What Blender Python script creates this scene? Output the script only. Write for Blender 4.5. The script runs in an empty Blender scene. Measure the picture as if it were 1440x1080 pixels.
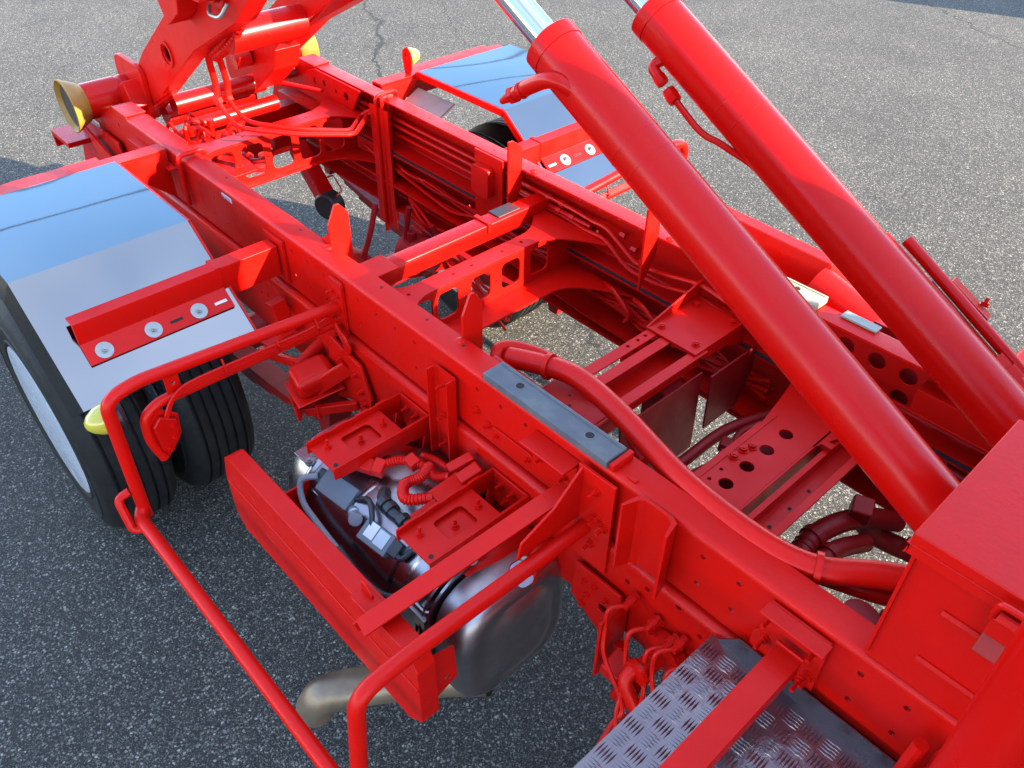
import bpy, bmesh, math, random
from mathutils import Vector, Matrix, Euler
from mathutils.geometry import tessellate_polygon
random.seed(7)
S = bpy.context.scene
COL = S.collection
GZ = 1.07                      # height of the frame top above the ground
# ---------------------------------------------------------------- camera
CAM_F=1177.039768
CAM_C=(1.42232,-0.94483,1.21196)
CAM_R=((0.6768666,0.7359930,0.0128827),(0.4823772,-0.4302696,-0.7630074),(-0.5560251,0.5226685,-0.6462614))
cd = bpy.data.cameras.new('camera'); cam = bpy.data.objects.new('camera', cd); COL.objects.link(cam)
cd.sensor_width = 36.0; cd.lens = CAM_F/1440*36; cd.clip_start = .05; cd.clip_end = 900
r0, r1, r2 = [Vector(r) for r in CAM_R]
mw = Matrix((r0, -r1, -r2)).transposed().to_4x4()
mw.translation = Vector(CAM_C)+Vector((0, 0, GZ))
cam.matrix_world = mw
S.camera = cam
# ---------------------------------------------------------------- light
SUN_AZ = math.atan2(1.0, .42)         # from +Y towards +X
SUN_EL = math.radians(25)
world = bpy.data.worlds.new('World'); S.world = world; world.use_nodes = True
wn = world.node_tree.nodes; wl = world.node_tree.links
for n in list(wn): wn.remove(n)
wo = wn.new('ShaderNodeOutputWorld'); bg = wn.new('ShaderNodeBackground'); bg.inputs[1].default_value = .12
sky = wn.new('ShaderNodeTexSky'); sky.sky_type = 'NISHITA'; sky.sun_disc = False
sky.sun_elevation = SUN_EL; sky.sun_rotation = SUN_AZ; sky.air_density = 1.0; sky.dust_density = .25; sky.ozone_density = 2.0
tc = wn.new('ShaderNodeTexCoord'); mp = wn.new('ShaderNodeMapping'); mp.inputs['Scale'].default_value = (1.2, 1.2, 2.6)
nz = wn.new('ShaderNodeTexNoise'); nz.inputs['Scale'].default_value = 1.1; nz.inputs['Detail'].default_value = 4; nz.inputs['Roughness'].default_value = .6
cr = wn.new('ShaderNodeValToRGB'); cr.color_ramp.elements[0].position = .2; cr.color_ramp.elements[1].position = .8
mx = wn.new('ShaderNodeMix'); mx.data_type = 'RGBA'; mx.inputs['B'].default_value = (9.0, 8.8, 8.6, 1)
wl.new(tc.outputs['Generated'], mp.inputs[0]); wl.new(mp.outputs[0], nz.inputs[0]); wl.new(nz.outputs[0], cr.inputs[0])
hs = wn.new('ShaderNodeHueSaturation'); hs.inputs['Saturation'].default_value = 1.22; hs.inputs['Value'].default_value = .92; wl.new(sky.outputs[0], hs.inputs['Color'])
sx = wn.new('ShaderNodeSeparateXYZ'); wl.new(tc.outputs['Generated'], sx.inputs[0])
el = wn.new('ShaderNodeMapRange'); el.inputs['From Min'].default_value = .45; el.inputs['From Max'].default_value = .95; el.inputs['To Min'].default_value = .08; el.inputs['To Max'].default_value = .31
wl.new(sx.outputs[2], el.inputs[0])
mm = wn.new('ShaderNodeMath'); mm.operation = 'MULTIPLY'
wl.new(cr.outputs[0], mm.inputs[0]); wl.new(el.outputs[0], mm.inputs[1]); hz = wn.new('ShaderNodeMapRange'); hz.inputs['From Min'].default_value = .26; hz.inputs['From Max'].default_value = .0; hz.inputs['To Min'].default_value = 0; hz.inputs['To Max'].default_value = .85
wl.new(sx.outputs[2], hz.inputs[0]); mxx = wn.new('ShaderNodeMath'); mxx.operation = 'MAXIMUM'; wl.new(hz.outputs[0], mxx.inputs[0]); wl.new(mm.outputs[0], mxx.inputs[1])
wl.new(mxx.outputs[0], mx.inputs['Factor']); wl.new(hs.outputs[0], mx.inputs['A'])
wl.new(mx.outputs['Result'], bg.inputs[0]); wl.new(bg.outputs[0], wo.inputs[0])
sl = bpy.data.lights.new('sun', 'SUN'); sl.energy = 3.8; sl.angle = math.radians(.5); sl.color = (1, .87, .69)
so = bpy.data.objects.new('sun', sl); COL.objects.link(so); so.location = (6, 4, 12)
sdir = Vector((math.sin(SUN_AZ)*math.cos(SUN_EL), math.cos(SUN_AZ)*math.cos(SUN_EL), math.sin(SUN_EL)))
so.rotation_euler = sdir.to_track_quat('Z', 'Y').to_euler()
S.view_settings.view_transform = 'Standard'; S.view_settings.look = 'None'; S.view_settings.gamma = 1
S.view_settings.exposure = 2.9; S.view_settings.use_curve_mapping = False
S.render.engine = 'CYCLES'
S.cycles.max_bounces = 8; S.cycles.glossy_bounces = 5; S.cycles.diffuse_bounces = 1

# ---------------------------------------------------------------- materials
def mat(name, color, rough=.5, metal=0, spec=.5, coat=0, bump=0, bscale=200, rvar=0, cvar=0, cscale=6, aniso=0, coatr=.1, dirt=None):
    m = bpy.data.materials.new(name); m.use_nodes = True
    nt = m.node_tree; b = nt.nodes['Principled BSDF']; L = nt.links
    b.inputs['Base Color'].default_value = (*color, 1); b.inputs['Roughness'].default_value = rough
    b.inputs['Metallic'].default_value = metal; b.inputs['Specular IOR Level'].default_value = spec
    b.inputs['Coat Weight'].default_value = coat; b.inputs['Coat Roughness'].default_value = coatr
    t = nt.nodes.new('ShaderNodeTexCoord')
    if bump:
        n = nt.nodes.new('ShaderNodeTexNoise'); n.inputs['Scale'].default_value = bscale; n.inputs['Detail'].default_value = 3
        bp = nt.nodes.new('ShaderNodeBump'); bp.inputs['Strength'].default_value = bump; bp.inputs['Distance'].default_value = .01
        L.new(t.outputs['Object'], n.inputs[0]); L.new(n.outputs[0], bp.inputs['Height']); L.new(bp.outputs[0], b.inputs['Normal'])
    if rvar or cvar or dirt:
        n2 = nt.nodes.new('ShaderNodeTexNoise'); n2.inputs['Scale'].default_value = cscale; n2.inputs['Detail'].default_value = 6
        n2.inputs['Roughness'].default_value = .65
        L.new(t.outputs['Object'], n2.inputs[0])
        if rvar:
            mr = nt.nodes.new('ShaderNodeMapRange'); mr.inputs['From Min'].default_value = .3; mr.inputs['From Max'].default_value = .7
            mr.inputs['To Min'].default_value = max(.02, rough-rvar); mr.inputs['To Max'].default_value = rough+rvar
            L.new(n2.outputs[0], mr.inputs[0]); L.new(mr.outputs[0], b.inputs['Roughness'])
        if cvar or dirt:
            c = nt.nodes.new('ShaderNodeValToRGB')
            c.color_ramp.elements[0].position = .35; c.color_ramp.elements[1].position = .7
            d = dirt or tuple(x*(1-cvar) for x in color)
            c.color_ramp.elements[0].color = (*color, 1); c.color_ramp.elements[1].color = (*d, 1)
            L.new(n2.outputs[0], c.inputs[0]); L.new(c.outputs[0], b.inputs['Base Color'])
    return m
RED = mat('red_paint', (.56, .0035, .0012), .38, spec=.20, coat=.0, coatr=.22, bump=.05, bscale=110, rvar=.12, cvar=.12, cscale=9)
REDG = mat('red_gloss_paint', (.48, .0025, .0012), .28, spec=.2, coat=.0, coatr=.2, bump=.012, bscale=60, rvar=.05, cvar=.08, cscale=4)
REDD = mat('red_paint_shaded', (.30, .003, .004), .5, spec=.4, bump=.05, bscale=120, rvar=.08, cvar=.3, cscale=14)  # darker copy of the red, with the frame interior's shade in its colour
MIRROR = mat('polished_steel', (.235, .235, .235), .018, 1, bump=.014, bscale=3.2, rvar=.012, cscale=3)
STEEL = mat('bare_steel', (.38, .36, .37), .30, 1, bump=.03, bscale=25, rvar=.09, dirt=(.24, .22, .23), cscale=7)
ZINC = mat('zinc_bolt', (.30, .30, .28), .42, .8, rvar=.1, cscale=60)
CHROME = mat('chrome_rod', (.62, .62, .62), .035, 1)
DSTEEL = mat('skirt_steel', (.16, .155, .14), .16, 1, bump=.02, bscale=20, rvar=.05)
RUBBER = mat('tyre_rubber', (.0055, .0055, .006), .62, spec=.22, bump=.2, bscale=140, dirt=(.013, .0125, .0115), cscale=20)
BLACK = mat('black_plastic', (.018, .018, .02), .42, bump=.05, bscale=150)
RIM = mat('rim_silver', (.50, .53, .58), .25, .35, bump=.03, bscale=60, rvar=.07)
YELLOW = mat('worn_yellow_paint', (.36, .17, .008), .5, bump=.2, bscale=30, dirt=(.25, .12, .03), cscale=24)
AMBER = mat('marker_lens', (.42, .36, .03), .18, spec=.6, coat=.5)
WOODG = mat('nylon_pad', (.065, .07, .085), .5, bump=.12, bscale=60, dirt=(.11, .115, .11), cscale=18)
WOODL = mat('worn_pad', (.30, .27, .19), .7, bump=.15, bscale=50, dirt=(.2, .18, .13), cscale=20)
EXH = mat('heat_tinted_pipe', (.26, .20, .13), .42, .6, bump=.05, bscale=30, dirt=(.13, .085, .06), cscale=7)
CHECK = mat('checker_aluminium', (.22, .185, .19), .30, .95, bump=.12, bscale=90, rvar=.08, dirt=(.18, .15, .165), cscale=12)
WHITE = mat('label_white_slot_light', (.6, .6, .6), .5)
GREYB = mat('grey_sensor', (.12, .13, .15), .45, bump=.05, bscale=80)
SLEEVE = mat('braided_sleeve', (.26, .26, .28), .8, bump=.4, bscale=300)
HOLE = mat('hole_dark', (.012, .006, .006), .8)
GALV = mat('grey_aluminium', (.30, .30, .26), .5, .15, bump=.08, bscale=30, dirt=(.2, .19, .15), cscale=9)
GLASS = mat('cab_glass', (.02, .025, .03), .06, spec=.8)
CONC = mat('pole_concrete', (.35, .34, .32), .85, bump=.2, bscale=20)

def asphalt():
    m = bpy.data.materials.new('asphalt'); m.use_nodes = True; nt = m.node_tree; N = nt.nodes; L = nt.links; b = N['Principled BSDF']
    t = N.new('ShaderNodeTexCoord')
    def noise(s, d=4, r=.6):
        n = N.new('ShaderNodeTexNoise'); n.inputs['Scale'].default_value = s; n.inputs['Detail'].default_value = d; n.inputs['Roughness'].default_value = r
        L.new(t.outputs['Object'], n.inputs[0]); return n
    wn_ = noise(60, 3); add = N.new('ShaderNodeMix'); add.data_type = 'RGBA'; add.blend_type = 'LINEAR_LIGHT'; add.inputs['Factor'].default_value = .006
    L.new(t.outputs['Object'], add.inputs['A']); L.new(wn_.outputs['Color'], add.inputs['B'])
    def vor(s, feat='F1'):
        v = N.new('ShaderNodeTexVoronoi'); v.inputs['Scale'].default_value = s; v.feature = feat; L.new(add.outputs['Result'], v.inputs[0]); return v
    v1 = vor(118); v2 = vor(215)
    sr = N.new('ShaderNodeSeparateColor'); L.new(v1.outputs['Color'], sr.inputs[0]); sr2 = N.new('ShaderNodeSeparateColor'); L.new(v2.outputs['Color'], sr2.inputs[0])
    c1 = N.new('ShaderNodeValToRGB'); e = c1.color_ramp.elements
    e[0].position = 0; e[0].color = (0.0578, 0.0532, 0.0426, 1); e[1].position = 1; e[1].color = (0.34, 0.315, 0.27, 1)
    k = e.new(.4); k.color = (0.15, 0.14, 0.12, 1); k = e.new(.8); k.color = (0.222, 0.204, 0.170, 1)
    L.new(sr.outputs[0], c1.inputs[0])
    c1b = N.new('ShaderNodeValToRGB'); e = c1b.color_ramp.elements; e[0].color = (0.0289, 0.0267, 0.0221, 1); e[1].color = (0.165, 0.155, 0.132, 1); L.new(sr2.outputs[0], c1b.inputs[0])
    # stone size differs per cell
    thr = N.new('ShaderNodeMapRange'); thr.inputs['To Min'].default_value = .18; thr.inputs['To Max'].default_value = .56; L.new(sr.outputs[1], thr.inputs[0])
    h1 = N.new('ShaderNodeMath'); h1.operation = 'SUBTRACT'; L.new(thr.outputs[0], h1.inputs[0]); L.new(v1.outputs['Distance'], h1.inputs[1])
    c2 = N.new('ShaderNodeMapRange'); c2.inputs['From Min'].default_value = 0; c2.inputs['From Max'].default_value = .12; L.new(h1.outputs[0], c2.inputs[0])
    h2 = N.new('ShaderNodeMapRange'); h2.inputs['From Min'].default_value = .5; h2.inputs['From Max'].default_value = .3; L.new(v2.outputs['Distance'], h2.inputs[0])
    bs = N.new('ShaderNodeMix'); bs.data_type = 'RGBA'; bs.inputs['A'].default_value = (0.0174, 0.0161, 0.0139, 1); L.new(h2.outputs[0], bs.inputs['Factor']); L.new(c1b.outputs[0], bs.inputs['B'])
    bm_ = N.new('ShaderNodeMix'); bm_.data_type = 'RGBA'; L.new(bs.outputs['Result'], bm_.inputs['A'])
    L.new(c2.outputs[0], bm_.inputs['Factor']); L.new(c1.outputs[0], bm_.inputs['B'])
    # missing stones / low spots
    n3 = noise(45, 3); c3 = N.new('ShaderNodeValToRGB'); c3.color_ramp.elements[0].position = .32; c3.color_ramp.elements[1].position = .48
    L.new(n3.outputs[0], c3.inputs[0])
    m2 = N.new('ShaderNodeMix'); m2.data_type = 'RGBA'; m2.inputs['A'].default_value = (0.0280, 0.0248, 0.0210, 1)
    L.new(c3.outputs[0], m2.inputs['Factor']); L.new(bm_.outputs['Result'], m2.inputs['B'])
    # broad wear
    n4 = noise(.7, 5, .6); mr = N.new('ShaderNodeMapRange'); mr.inputs['From Min'].default_value = .3; mr.inputs['From Max'].default_value = .7
    mr.inputs['To Min'].default_value = .78; mr.inputs['To Max'].default_value = 1.22; L.new(n4.outputs[0], mr.inputs[0])
    m3 = N.new('ShaderNodeMix'); m3.data_type = 'RGBA'; m3.blend_type = 'MULTIPLY'; m3.inputs['Factor'].default_value = 1
    n5 = noise(1.9, 6, .7); st = N.new('ShaderNodeMapRange'); st.inputs['From Min'].default_value = .56; st.inputs['From Max'].default_value = .72; st.inputs['To Min'].default_value = 1; st.inputs['To Max'].default_value = .66
    L.new(n5.outputs[0], st.inputs[0]); mst = N.new('ShaderNodeMath'); mst.operation = 'MULTIPLY'; L.new(mr.outputs[0], mst.inputs[0]); L.new(st.outputs[0], mst.inputs[1])
    L.new(m2.outputs['Result'], m3.inputs['A']); L.new(mst.outputs[0], m3.inputs['B'])
    # cracks : distance to wandering lines
    sep = N.new('ShaderNodeSeparateXYZ'); L.new(t.outputs['Object'], sep.inputs[0])
    w1 = noise(1.6, 9, .68)
    cmask = None
    for (p, q, half) in CRACKS:
        d = Vector((q[0]-p[0], q[1]-p[1])); ln = d.length; d /= ln; nn = Vector((-d.y, d.x)); c0 = nn.dot(Vector(p[:2]))
        def ma(op, a, bb, clamp=False):
            x = N.new('ShaderNodeMath'); x.operation = op; x.use_clamp = clamp
            for i, z in enumerate((a, bb)):
                if z is None: continue
                if isinstance(z, (int, float)): x.inputs[i].default_value = z
                else: L.new(z, x.inputs[i])
            return x.outputs[0]
        dist = ma('ADD', ma('MULTIPLY', sep.outputs[0], nn.x), ma('MULTIPLY', sep.outputs[1], nn.y))
        dist = ma('ABSOLUTE', ma('ADD', ma('SUBTRACT', dist, c0), ma('MULTIPLY', ma('SUBTRACT', w1.outputs[0], .5), .5)), None)
        wid = ma('ADD', half, ma('MULTIPLY', ma('SUBTRACT', n3.outputs[0], .45), half*4))
        mk = ma('LESS_THAN', dist, wid)
        s_ = ma('ADD', ma('MULTIPLY', sep.outputs[0], d.x), ma('MULTIPLY', sep.outputs[1], d.y)); s0 = d.dot(Vector(p[:2]))
        mk = ma('MULTIPLY', mk, ma('MULTIPLY', ma('GREATER_THAN', s_, s0), ma('LESS_THAN', s_, s0+ln)))
        cmask = mk if cmask is None else ma('MAXIMUM', cmask, mk)
    m4 = N.new('ShaderNodeMix'); m4.data_type = 'RGBA'; m4.inputs['B'].default_value = (0.0155, 0.0137, 0.0115, 1)
    L.new(cmask, m4.inputs['Factor']); L.new(m3.outputs['Result'], m4.inputs['A']); L.new(m4.outputs['Result'], b.inputs['Base Color'])
    # relief
    sb = N.new('ShaderNodeMath'); sb.operation = 'MULTIPLY'; sb.inputs[1].default_value = .45; L.new(h2.outputs[0], sb.inputs[0])
    sb2 = N.new('ShaderNodeMath'); sb2.operation = 'MAXIMUM'; L.new(sb.outputs[0], sb2.inputs[0]); L.new(c2.outputs[0], sb2.inputs[1])
    cm = N.new('ShaderNodeMath'); cm.operation = 'SUBTRACT'; L.new(sb2.outputs[0], cm.inputs[0]); L.new(cmask, cm.inputs[1])
    bp = N.new('ShaderNodeBump'); bp.inputs['Strength'].default_value = .9; bp.inputs['Distance'].default_value = .0035
    L.new(cm.outputs[0], bp.inputs['Height']); L.new(bp.outputs[0], b.inputs['Normal'])
    b.inputs['Roughness'].default_value = .82; b.inputs['Specular IOR Level'].default_value = .35
    return m
CRACKS = [((-5.4, 3.6), (-2.9, 2.05), .011), ((-5.0, 4.1), (-3.4, 3.1), .004), ((-2.2, 7.6), (.9, 5.9), .006), ((-.78, 1.55), (.1, .95), .007), ((-3.2, 2.3), (-.9, 1.25), .006),
          ((.35, -.75), (1.2, -.05), .004), ((-1.6, -2.2), (.5, -1.1), .004)]
# ---------------------------------------------------------------- mesh helpers
def finish(name, verts, faces, m, parent=None, bevel=0, smooth=False, angle=35, kind=None, label=None, seg=2):
    me = bpy.data.meshes.new(name); me.from_pydata([tuple(v) for v in verts], [], faces); me.validate()
    bm = bmesh.new(); bm.from_mesh(me); bmesh.ops.remove_doubles(bm, verts=bm.verts, dist=1e-5)
    bmesh.ops.recalc_face_normals(bm, faces=bm.faces)
    if smooth:
        for f in bm.faces: f.smooth = True
        ca = math.radians(angle)
        for e in bm.edges: e.smooth = (len(e.link_faces) == 2 and e.calc_face_angle(0) < ca)
    bm.to_mesh(me); bm.free(); me.materials.append(m)
    o = bpy.data.objects.new(name, me); COL.objects.link(o)
    if bevel:
        b = o.modifiers.new('bevel', 'BEVEL'); b.width = bevel; b.segments = seg; b.limit_method = 'ANGLE'; b.angle_limit = math.radians(40)
        b.harden_normals = True
    if parent: o.parent = parent
    if kind: o['kind'] = kind
    if label: o['label'] = label
    return o
class MB:
    def __init__(s): s.v = []; s.f = []
    def add(s, v, f):
        n = len(s.v); s.v += [Vector(a) for a in v]; s.f += [tuple(i+n for i in q) for q in f]; return s
    def box(s, x0, x1, y0, y1, z0, z1):
        v = [(x, y, z) for x in (x0, x1) for y in (y0, y1) for z in (z0, z1)]
        return s.add(v, [(0, 1, 3, 2), (4, 6, 7, 5), (0, 4, 5, 1), (2, 3, 7, 6), (0, 2, 6, 4), (1, 5, 7, 3)])
    def bar(s, a, b, w, h, up=(0, 0, 1)):          # rectangular bar from a to b
        a = Vector(a); b = Vector(b); d = (b-a).normalized(); u = Vector(up); sd = d.cross(u).normalized(); u = sd.cross(d)
        v = [p+sd*i*w/2+u*j*h/2 for p in (a, b) for i in (-1, 1) for j in (-1, 1)]
        return s.add(v, [(0, 1, 3, 2), (4, 6, 7, 5), (0, 4, 5, 1), (2, 3, 7, 6), (0, 2, 6, 4), (1, 5, 7, 3)])
    def prism(s, poly, axis, t0, t1, holes=()):     # 2D outline extruded along an axis
        P = {'x': lambda a, b, t: (t, a, b), 'y': lambda a, b, t: (a, t, b), 'z': lambda a, b, t: (a, b, t)}[axis]
        loops = [list(poly)]+[list(h) for h in holes]
        tris = tessellate_polygon([[Vector((a, b, 0)) for a, b in l] for l in loops])
        flat = [p for l in loops for p in l]; n = len(flat)
        v = [P(a, b, t0) for a, b in flat]+[P(a, b, t1) for a, b in flat]
        f = [tuple(t) for t in tris]+[tuple(i+n for i in reversed(t)) for t in tris]
        k = 0
        for l in loops:
            m = len(l)
            for i in range(m):
                a = k+i; b = k+(i+1) % m; f.append((a, b, b+n, a+n))
            k += m
        return s.add(v, f)
    def tube(s, path, r, n=12, caps=True, rf=None):
        path = [Vector(p) for p in path]; rings = []; t0 = (path[1]-path[0]).normalized()
        ref = Vector((0, 0, 1)) if abs(t0.z) < .9 else Vector((1, 0, 0)); u = t0.cross(ref).normalized(); v = []
        for i, p in enumerate(path):
            if i == 0: t = t0
            elif i == len(path)-1: t = (path[-1]-path[-2]).normalized()
            else: t = ((path[i+1]-p).normalized()+(p-path[i-1]).normalized()).normalized()
            u = (u-t*u.dot(t)).normalized(); w = t.cross(u); rr = rf(i/(len(path)-1)) if rf else (r[i] if isinstance(r, (list, tuple)) else r)
            v += [p+(u*math.cos(2*math.pi*k/n)+w*math.sin(2*math.pi*k/n))*rr for k in range(n)]
        f = [(i*n+k, i*n+(k+1) % n, (i+1)*n+(k+1) % n, (i+1)*n+k) for i in range(len(path)-1) for k in range(n)]
        if caps: f += [tuple(range(n-1, -1, -1)), tuple((len(path)-1)*n+k for k in range(n))]
        return s.add(v, f)
    def lathe(s, prof, origin, axis, n=32, closed=False):   # prof: (r, t) pairs
        ax = Vector(axis).normalized(); ref = Vector((0, 0, 1)) if abs(ax.z) < .9 else Vector((1, 0, 0)); u = ax.cross(ref).normalized(); w = ax.cross(u); O = Vector(origin)
        v = [O+ax*t+(u*math.cos(2*math.pi*k/n)+w*math.sin(2*math.pi*k/n))*r for r, t in prof for k in range(n)]
        m = len(prof); f = [(i*n+k, i*n+(k+1) % n, ((i+1) % m)*n+(k+1) % n, ((i+1) % m)*n+k) for i in range(m if closed else m-1) for k in range(n)]
        if not closed:
            if prof[0][0] > 1e-6: f.append(tuple(range(n-1, -1, -1)))
            if prof[-1][0] > 1e-6: f.append(tuple((m-1)*n+k for k in range(n)))
        return s.add(v, f)
    def build(s, name, m, parent=None, **k): return finish(name, s.v, s.f, m, parent, **k)
def sm(path, n=6):                                  # Catmull-Rom smoothing of a path
    P = [Vector(p) for p in path]; P = [P[0]*2-P[1]]+P+[P[-1]*2-P[-2]]; out = []
    for i in range(1, len(P)-2):
        a, b, c, d = P[i-1:i+3]
        for k in range(n):
            t = k/n; out.append(.5*((2*b)+(c-a)*t+(2*a-5*b+4*c-d)*t*t+(3*b-a-3*c+d)*t**3))
    out.append(P[-2]); return out
def fil(path, r, n=6):                              # straight runs with rounded corners
    P = [Vector(p) for p in path]; out = [P[0]]
    for i in range(1, len(P)-1):
        a = P[i-1]-P[i]; b = P[i+1]-P[i]; q = min(r, a.length*.48, b.length*.48); p0 = P[i]+a.normalized()*q; p1 = P[i]+b.normalized()*q
        for k in range(n+1):
            t = k/n; out.append(p0*(1-t)**2+P[i]*2*t*(1-t)+p1*t*t)
    out.append(P[-1]); return out
def circ(a, b, r, n=10): return [(a+r*math.cos(2*math.pi*k/n), b+r*math.sin(2*math.pi*k/n)) for k in range(n)]
def rrect(a0, a1, b0, b1, r, n=4):
    out = []
    for cx, cy, s0 in ((a1-r, b1-r, 0), (a0+r, b1-r, 90), (a0+r, b0+r, 180), (a1-r, b0+r, 270)):
        out += [(cx+r*math.cos(math.radians(s0+90*k/n)), cy+r*math.sin(math.radians(s0+90*k/n))) for k in range(n+1)]
    return out
# shared bolt meshes ------------------------------------------------
_bolt = {}
def bolt(parent, p, axis, m=None, size=.011, long=.012, name='bolt'):
    m = m or RED; key = (m.name, round(size, 4), round(long, 4))
    if key not in _bolt:
        b = MB(); b.lathe([(size*1.35, 0), (size*1.35, size*.25)], (0, 0, 0), (0, 0, 1), 12)
        b.lathe([(size, size*.25), (size, size*1.0)], (0, 0, 0), (0, 0, 1), 6)
        b.lathe([(size*.5, size*1.0), (size*.5, size+long)], (0, 0, 0), (0, 0, 1), 8)
        o = b.build(name, m, None); _bolt[key] = o.data; bpy.data.objects.remove(o)
    o = bpy.data.objects.new(name, _bolt[key]); COL.objects.link(o); o.parent = parent; o.location = p
    q = Vector(axis).to_track_quat('Z', 'Y'); o.rotation_mode = 'QUATERNION'; o.rotation_quaternion = q; return o

# ================================================================ setting
g = MB(); g.add([(-260, -260, 0), (260, -260, 0), (260, 260, 0), (-260, 260, 0)], [(0, 1, 2, 3)])
gr = g.build('ground', asphalt(), kind='structure')

# ================================================================ the truck
T = bpy.data.objects.new('hook_loader_truck', None); COL.objects.link(T); T.location = (0, 0, GZ)
T['label'] = 'bright red hook-loader truck chassis with twin lift cylinders and mirror-polished mudguards'; T['category'] = 'truck'
def E(name, parent=None):
    o = bpy.data.objects.new(name, None); COL.objects.link(o); o.parent = parent or T; return o
HX = [-.018+.0815*k for k in range(-14, 2)]
def sub_rail(y0, s, bighole=False):
    """upper C section: web outer face at y0, flanges go in direction s"""
    m = MB(); t = .006; R = .013
    xs0, xs1 = -1.60, 2.55
    holes = [circ(x, z, .0055, 8) for x in HX if x > -1.15 for z in (-.046, -.127)]
    holes += [circ(x, -.046, .006, 8) for x in (.3, .381, .463)]+[circ(x, z, .0065, 8) for x in (.786, .948, 1.03, 1.274, 1.356) for z in (-.046, -.126)]
    if bighole:
        holes = [h for h in holes if h[0][0] < .7]
        holes += [circ(x, -.085, .024, 16) for x in (.762, .848, .932, 1.012)]+[circ(x, -.155, .024, 16) for x in (.93, 1.015, 1.102, 1.19)]
    m.prism([(xs0, -R), (xs1, -R), (xs1, -.19+R), (xs0-.05, -.19+R)], 'y', y0, y0+s*t, holes)
    def arc(zc, up):
        o = []
        for k in range(5):
            a = math.radians(90*k/4); o.append((y0+s*(R-R*math.cos(a)), zc+up*R*math.sin(a)))
        return o
    for zc, up, ze in ((-R, 1, 0), (-.19+R, -1, -.19)):
        o = arc(zc, up); o.append((y0+s*.0665, ze)); o += [(y0+s*.0665, ze-up*t)]
        i = [(y0+s*(R-(R-t)*math.cos(math.radians(90*k/4))), zc+up*(R-t)*math.sin(math.radians(90*k/4))) for k in range(4, -1, -1)]
        m.prism(o+i, 'x', xs0, xs1)
    return m.build('frame_rail', RED, T, smooth=True, angle=25)
RN = sub_rail(0, 1); RF = sub_rail(.85, -1, True)
# small holes / plugs in the top flanges
for x in (-.95, -.52, -.13, .06, .2):
    MB().lathe([(.0045, 0), (.0045, .0006)], (x, .045, 0), (0, 0, 1), 10).build('flange_hole', HOLE, RN)
for x in (-.9, -.55, -.3, .1, .45):
    MB().lathe([(.0045, 0), (.0045, .0006)], (x, .81, 0), (0, 0, 1), 10).build('flange_hole', HOLE, RF)
def low_rail(y0, s):
    """main chassis rail under it"""
    m = MB(); t = .008; z1, z0 = -.196, -.44; yo = y0-s*.012; R = .016
    holes = [circ(x, z, .007, 8) for x, z in ((.759, -.215), (.80, -.26), (.851, -.235), (.93, -.215), (.99, -.25), (.885, -.29))]
    holes += [circ(-.9+.16*k, -.25-.05*(k % 3), .006, 8) for k in range(10)]
    m.prism([(-1.95, z1-R), (2.9, z1-R), (2.9, z0+R), (-1.95, z0+R)], 'y', yo, yo+s*t, holes)
    for zc, up, ze in ((z1-R, 1, z1), (z0+R, -1, z0)):
        o = [(yo+s*(R-R*math.cos(math.radians(90*k/4))), zc+up*R*math.sin(math.radians(90*k/4))) for k in range(5)]
        o += [(yo+s*.085, ze), (yo+s*.085, ze-up*t)]
        o += [(yo+s*(R-(R-t)*math.cos(math.radians(90*k/4))), zc+up*(R-t)*math.sin(math.radians(90*k/4))) for k in range(4, -1, -1)]
        m.prism(o, 'x', -1.95, 2.9)
    return m.build('chassis_rail', RED, T, smooth=True, angle=25)
CN = low_rail(0, 1); CF = low_rail(.85, -1)
m = MB()
for (xa, za), (xb, zb) in (((-1.95, -.305), (-.70, -.330)), ((-.70, -.330), (-.05, -.385)), ((-.05, -.385), (.9, -.41))):
    m.add([(xa, .765, za), (xb, .765, zb), (xb, .845, zb), (xa, .845, za), (xa, .765, za-.008), (xb, .765, zb-.008), (xb, .845, zb-.008), (xa, .845, za-.008)], [(0, 1, 2, 3), (7, 6, 5, 4), (0, 4, 5, 1), (1, 5, 6, 2), (2, 6, 7, 3), (3, 7, 4, 0)])
m.build('lower_ledge', RED, CF)
# raised ledge on the near chassis rail that carries the upper frame
MB().box(-1.5, 2.5, .012, .075, -.1955, -.1905).build('packing_strip', BLACK, RN)
MB().box(-1.5, 2.5, .775, .838, -.1955, -.1905).build('packing_strip', BLACK, RF)
# bevelled rear ends of the upper rails
for y0, s, R_ in ((0, 1, RN), (.85, -1, RF)):
    m = MB(); m.prism([(-1.60, -.001), (-1.60, -.19), (-1.93, -.19), (-1.93, -.10), (-1.72, -.001)], 'y', y0+s*.001, y0+s*.009, [circ(-1.7, -.06, .008)])
    m.add([(-1.60, y0, 0), (-1.60, y0+s*.075, 0), (-1.72, y0+s*.075, 0), (-1.72, y0, 0), (-1.60, y0, .006), (-1.60, y0+s*.075, .006), (-1.72, y0+s*.075, .006), (-1.72, y0, .006)],
          [(0, 1, 2, 3), (4, 5, 6, 7), (0, 1, 5, 4), (1, 2, 6, 5), (2, 3, 7, 6), (3, 0, 4, 7)])
    m.build('rail_end', RED, R_, bevel=.0015)
    MB().prism([(-1.55, -.05), (-1.22, -.05), (-1.22, -.056), (-1.55, -.056)], 'y', y0-s*.03, y0-s*.0005).build('ledge_strip', RED, R_, bevel=.001)
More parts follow.
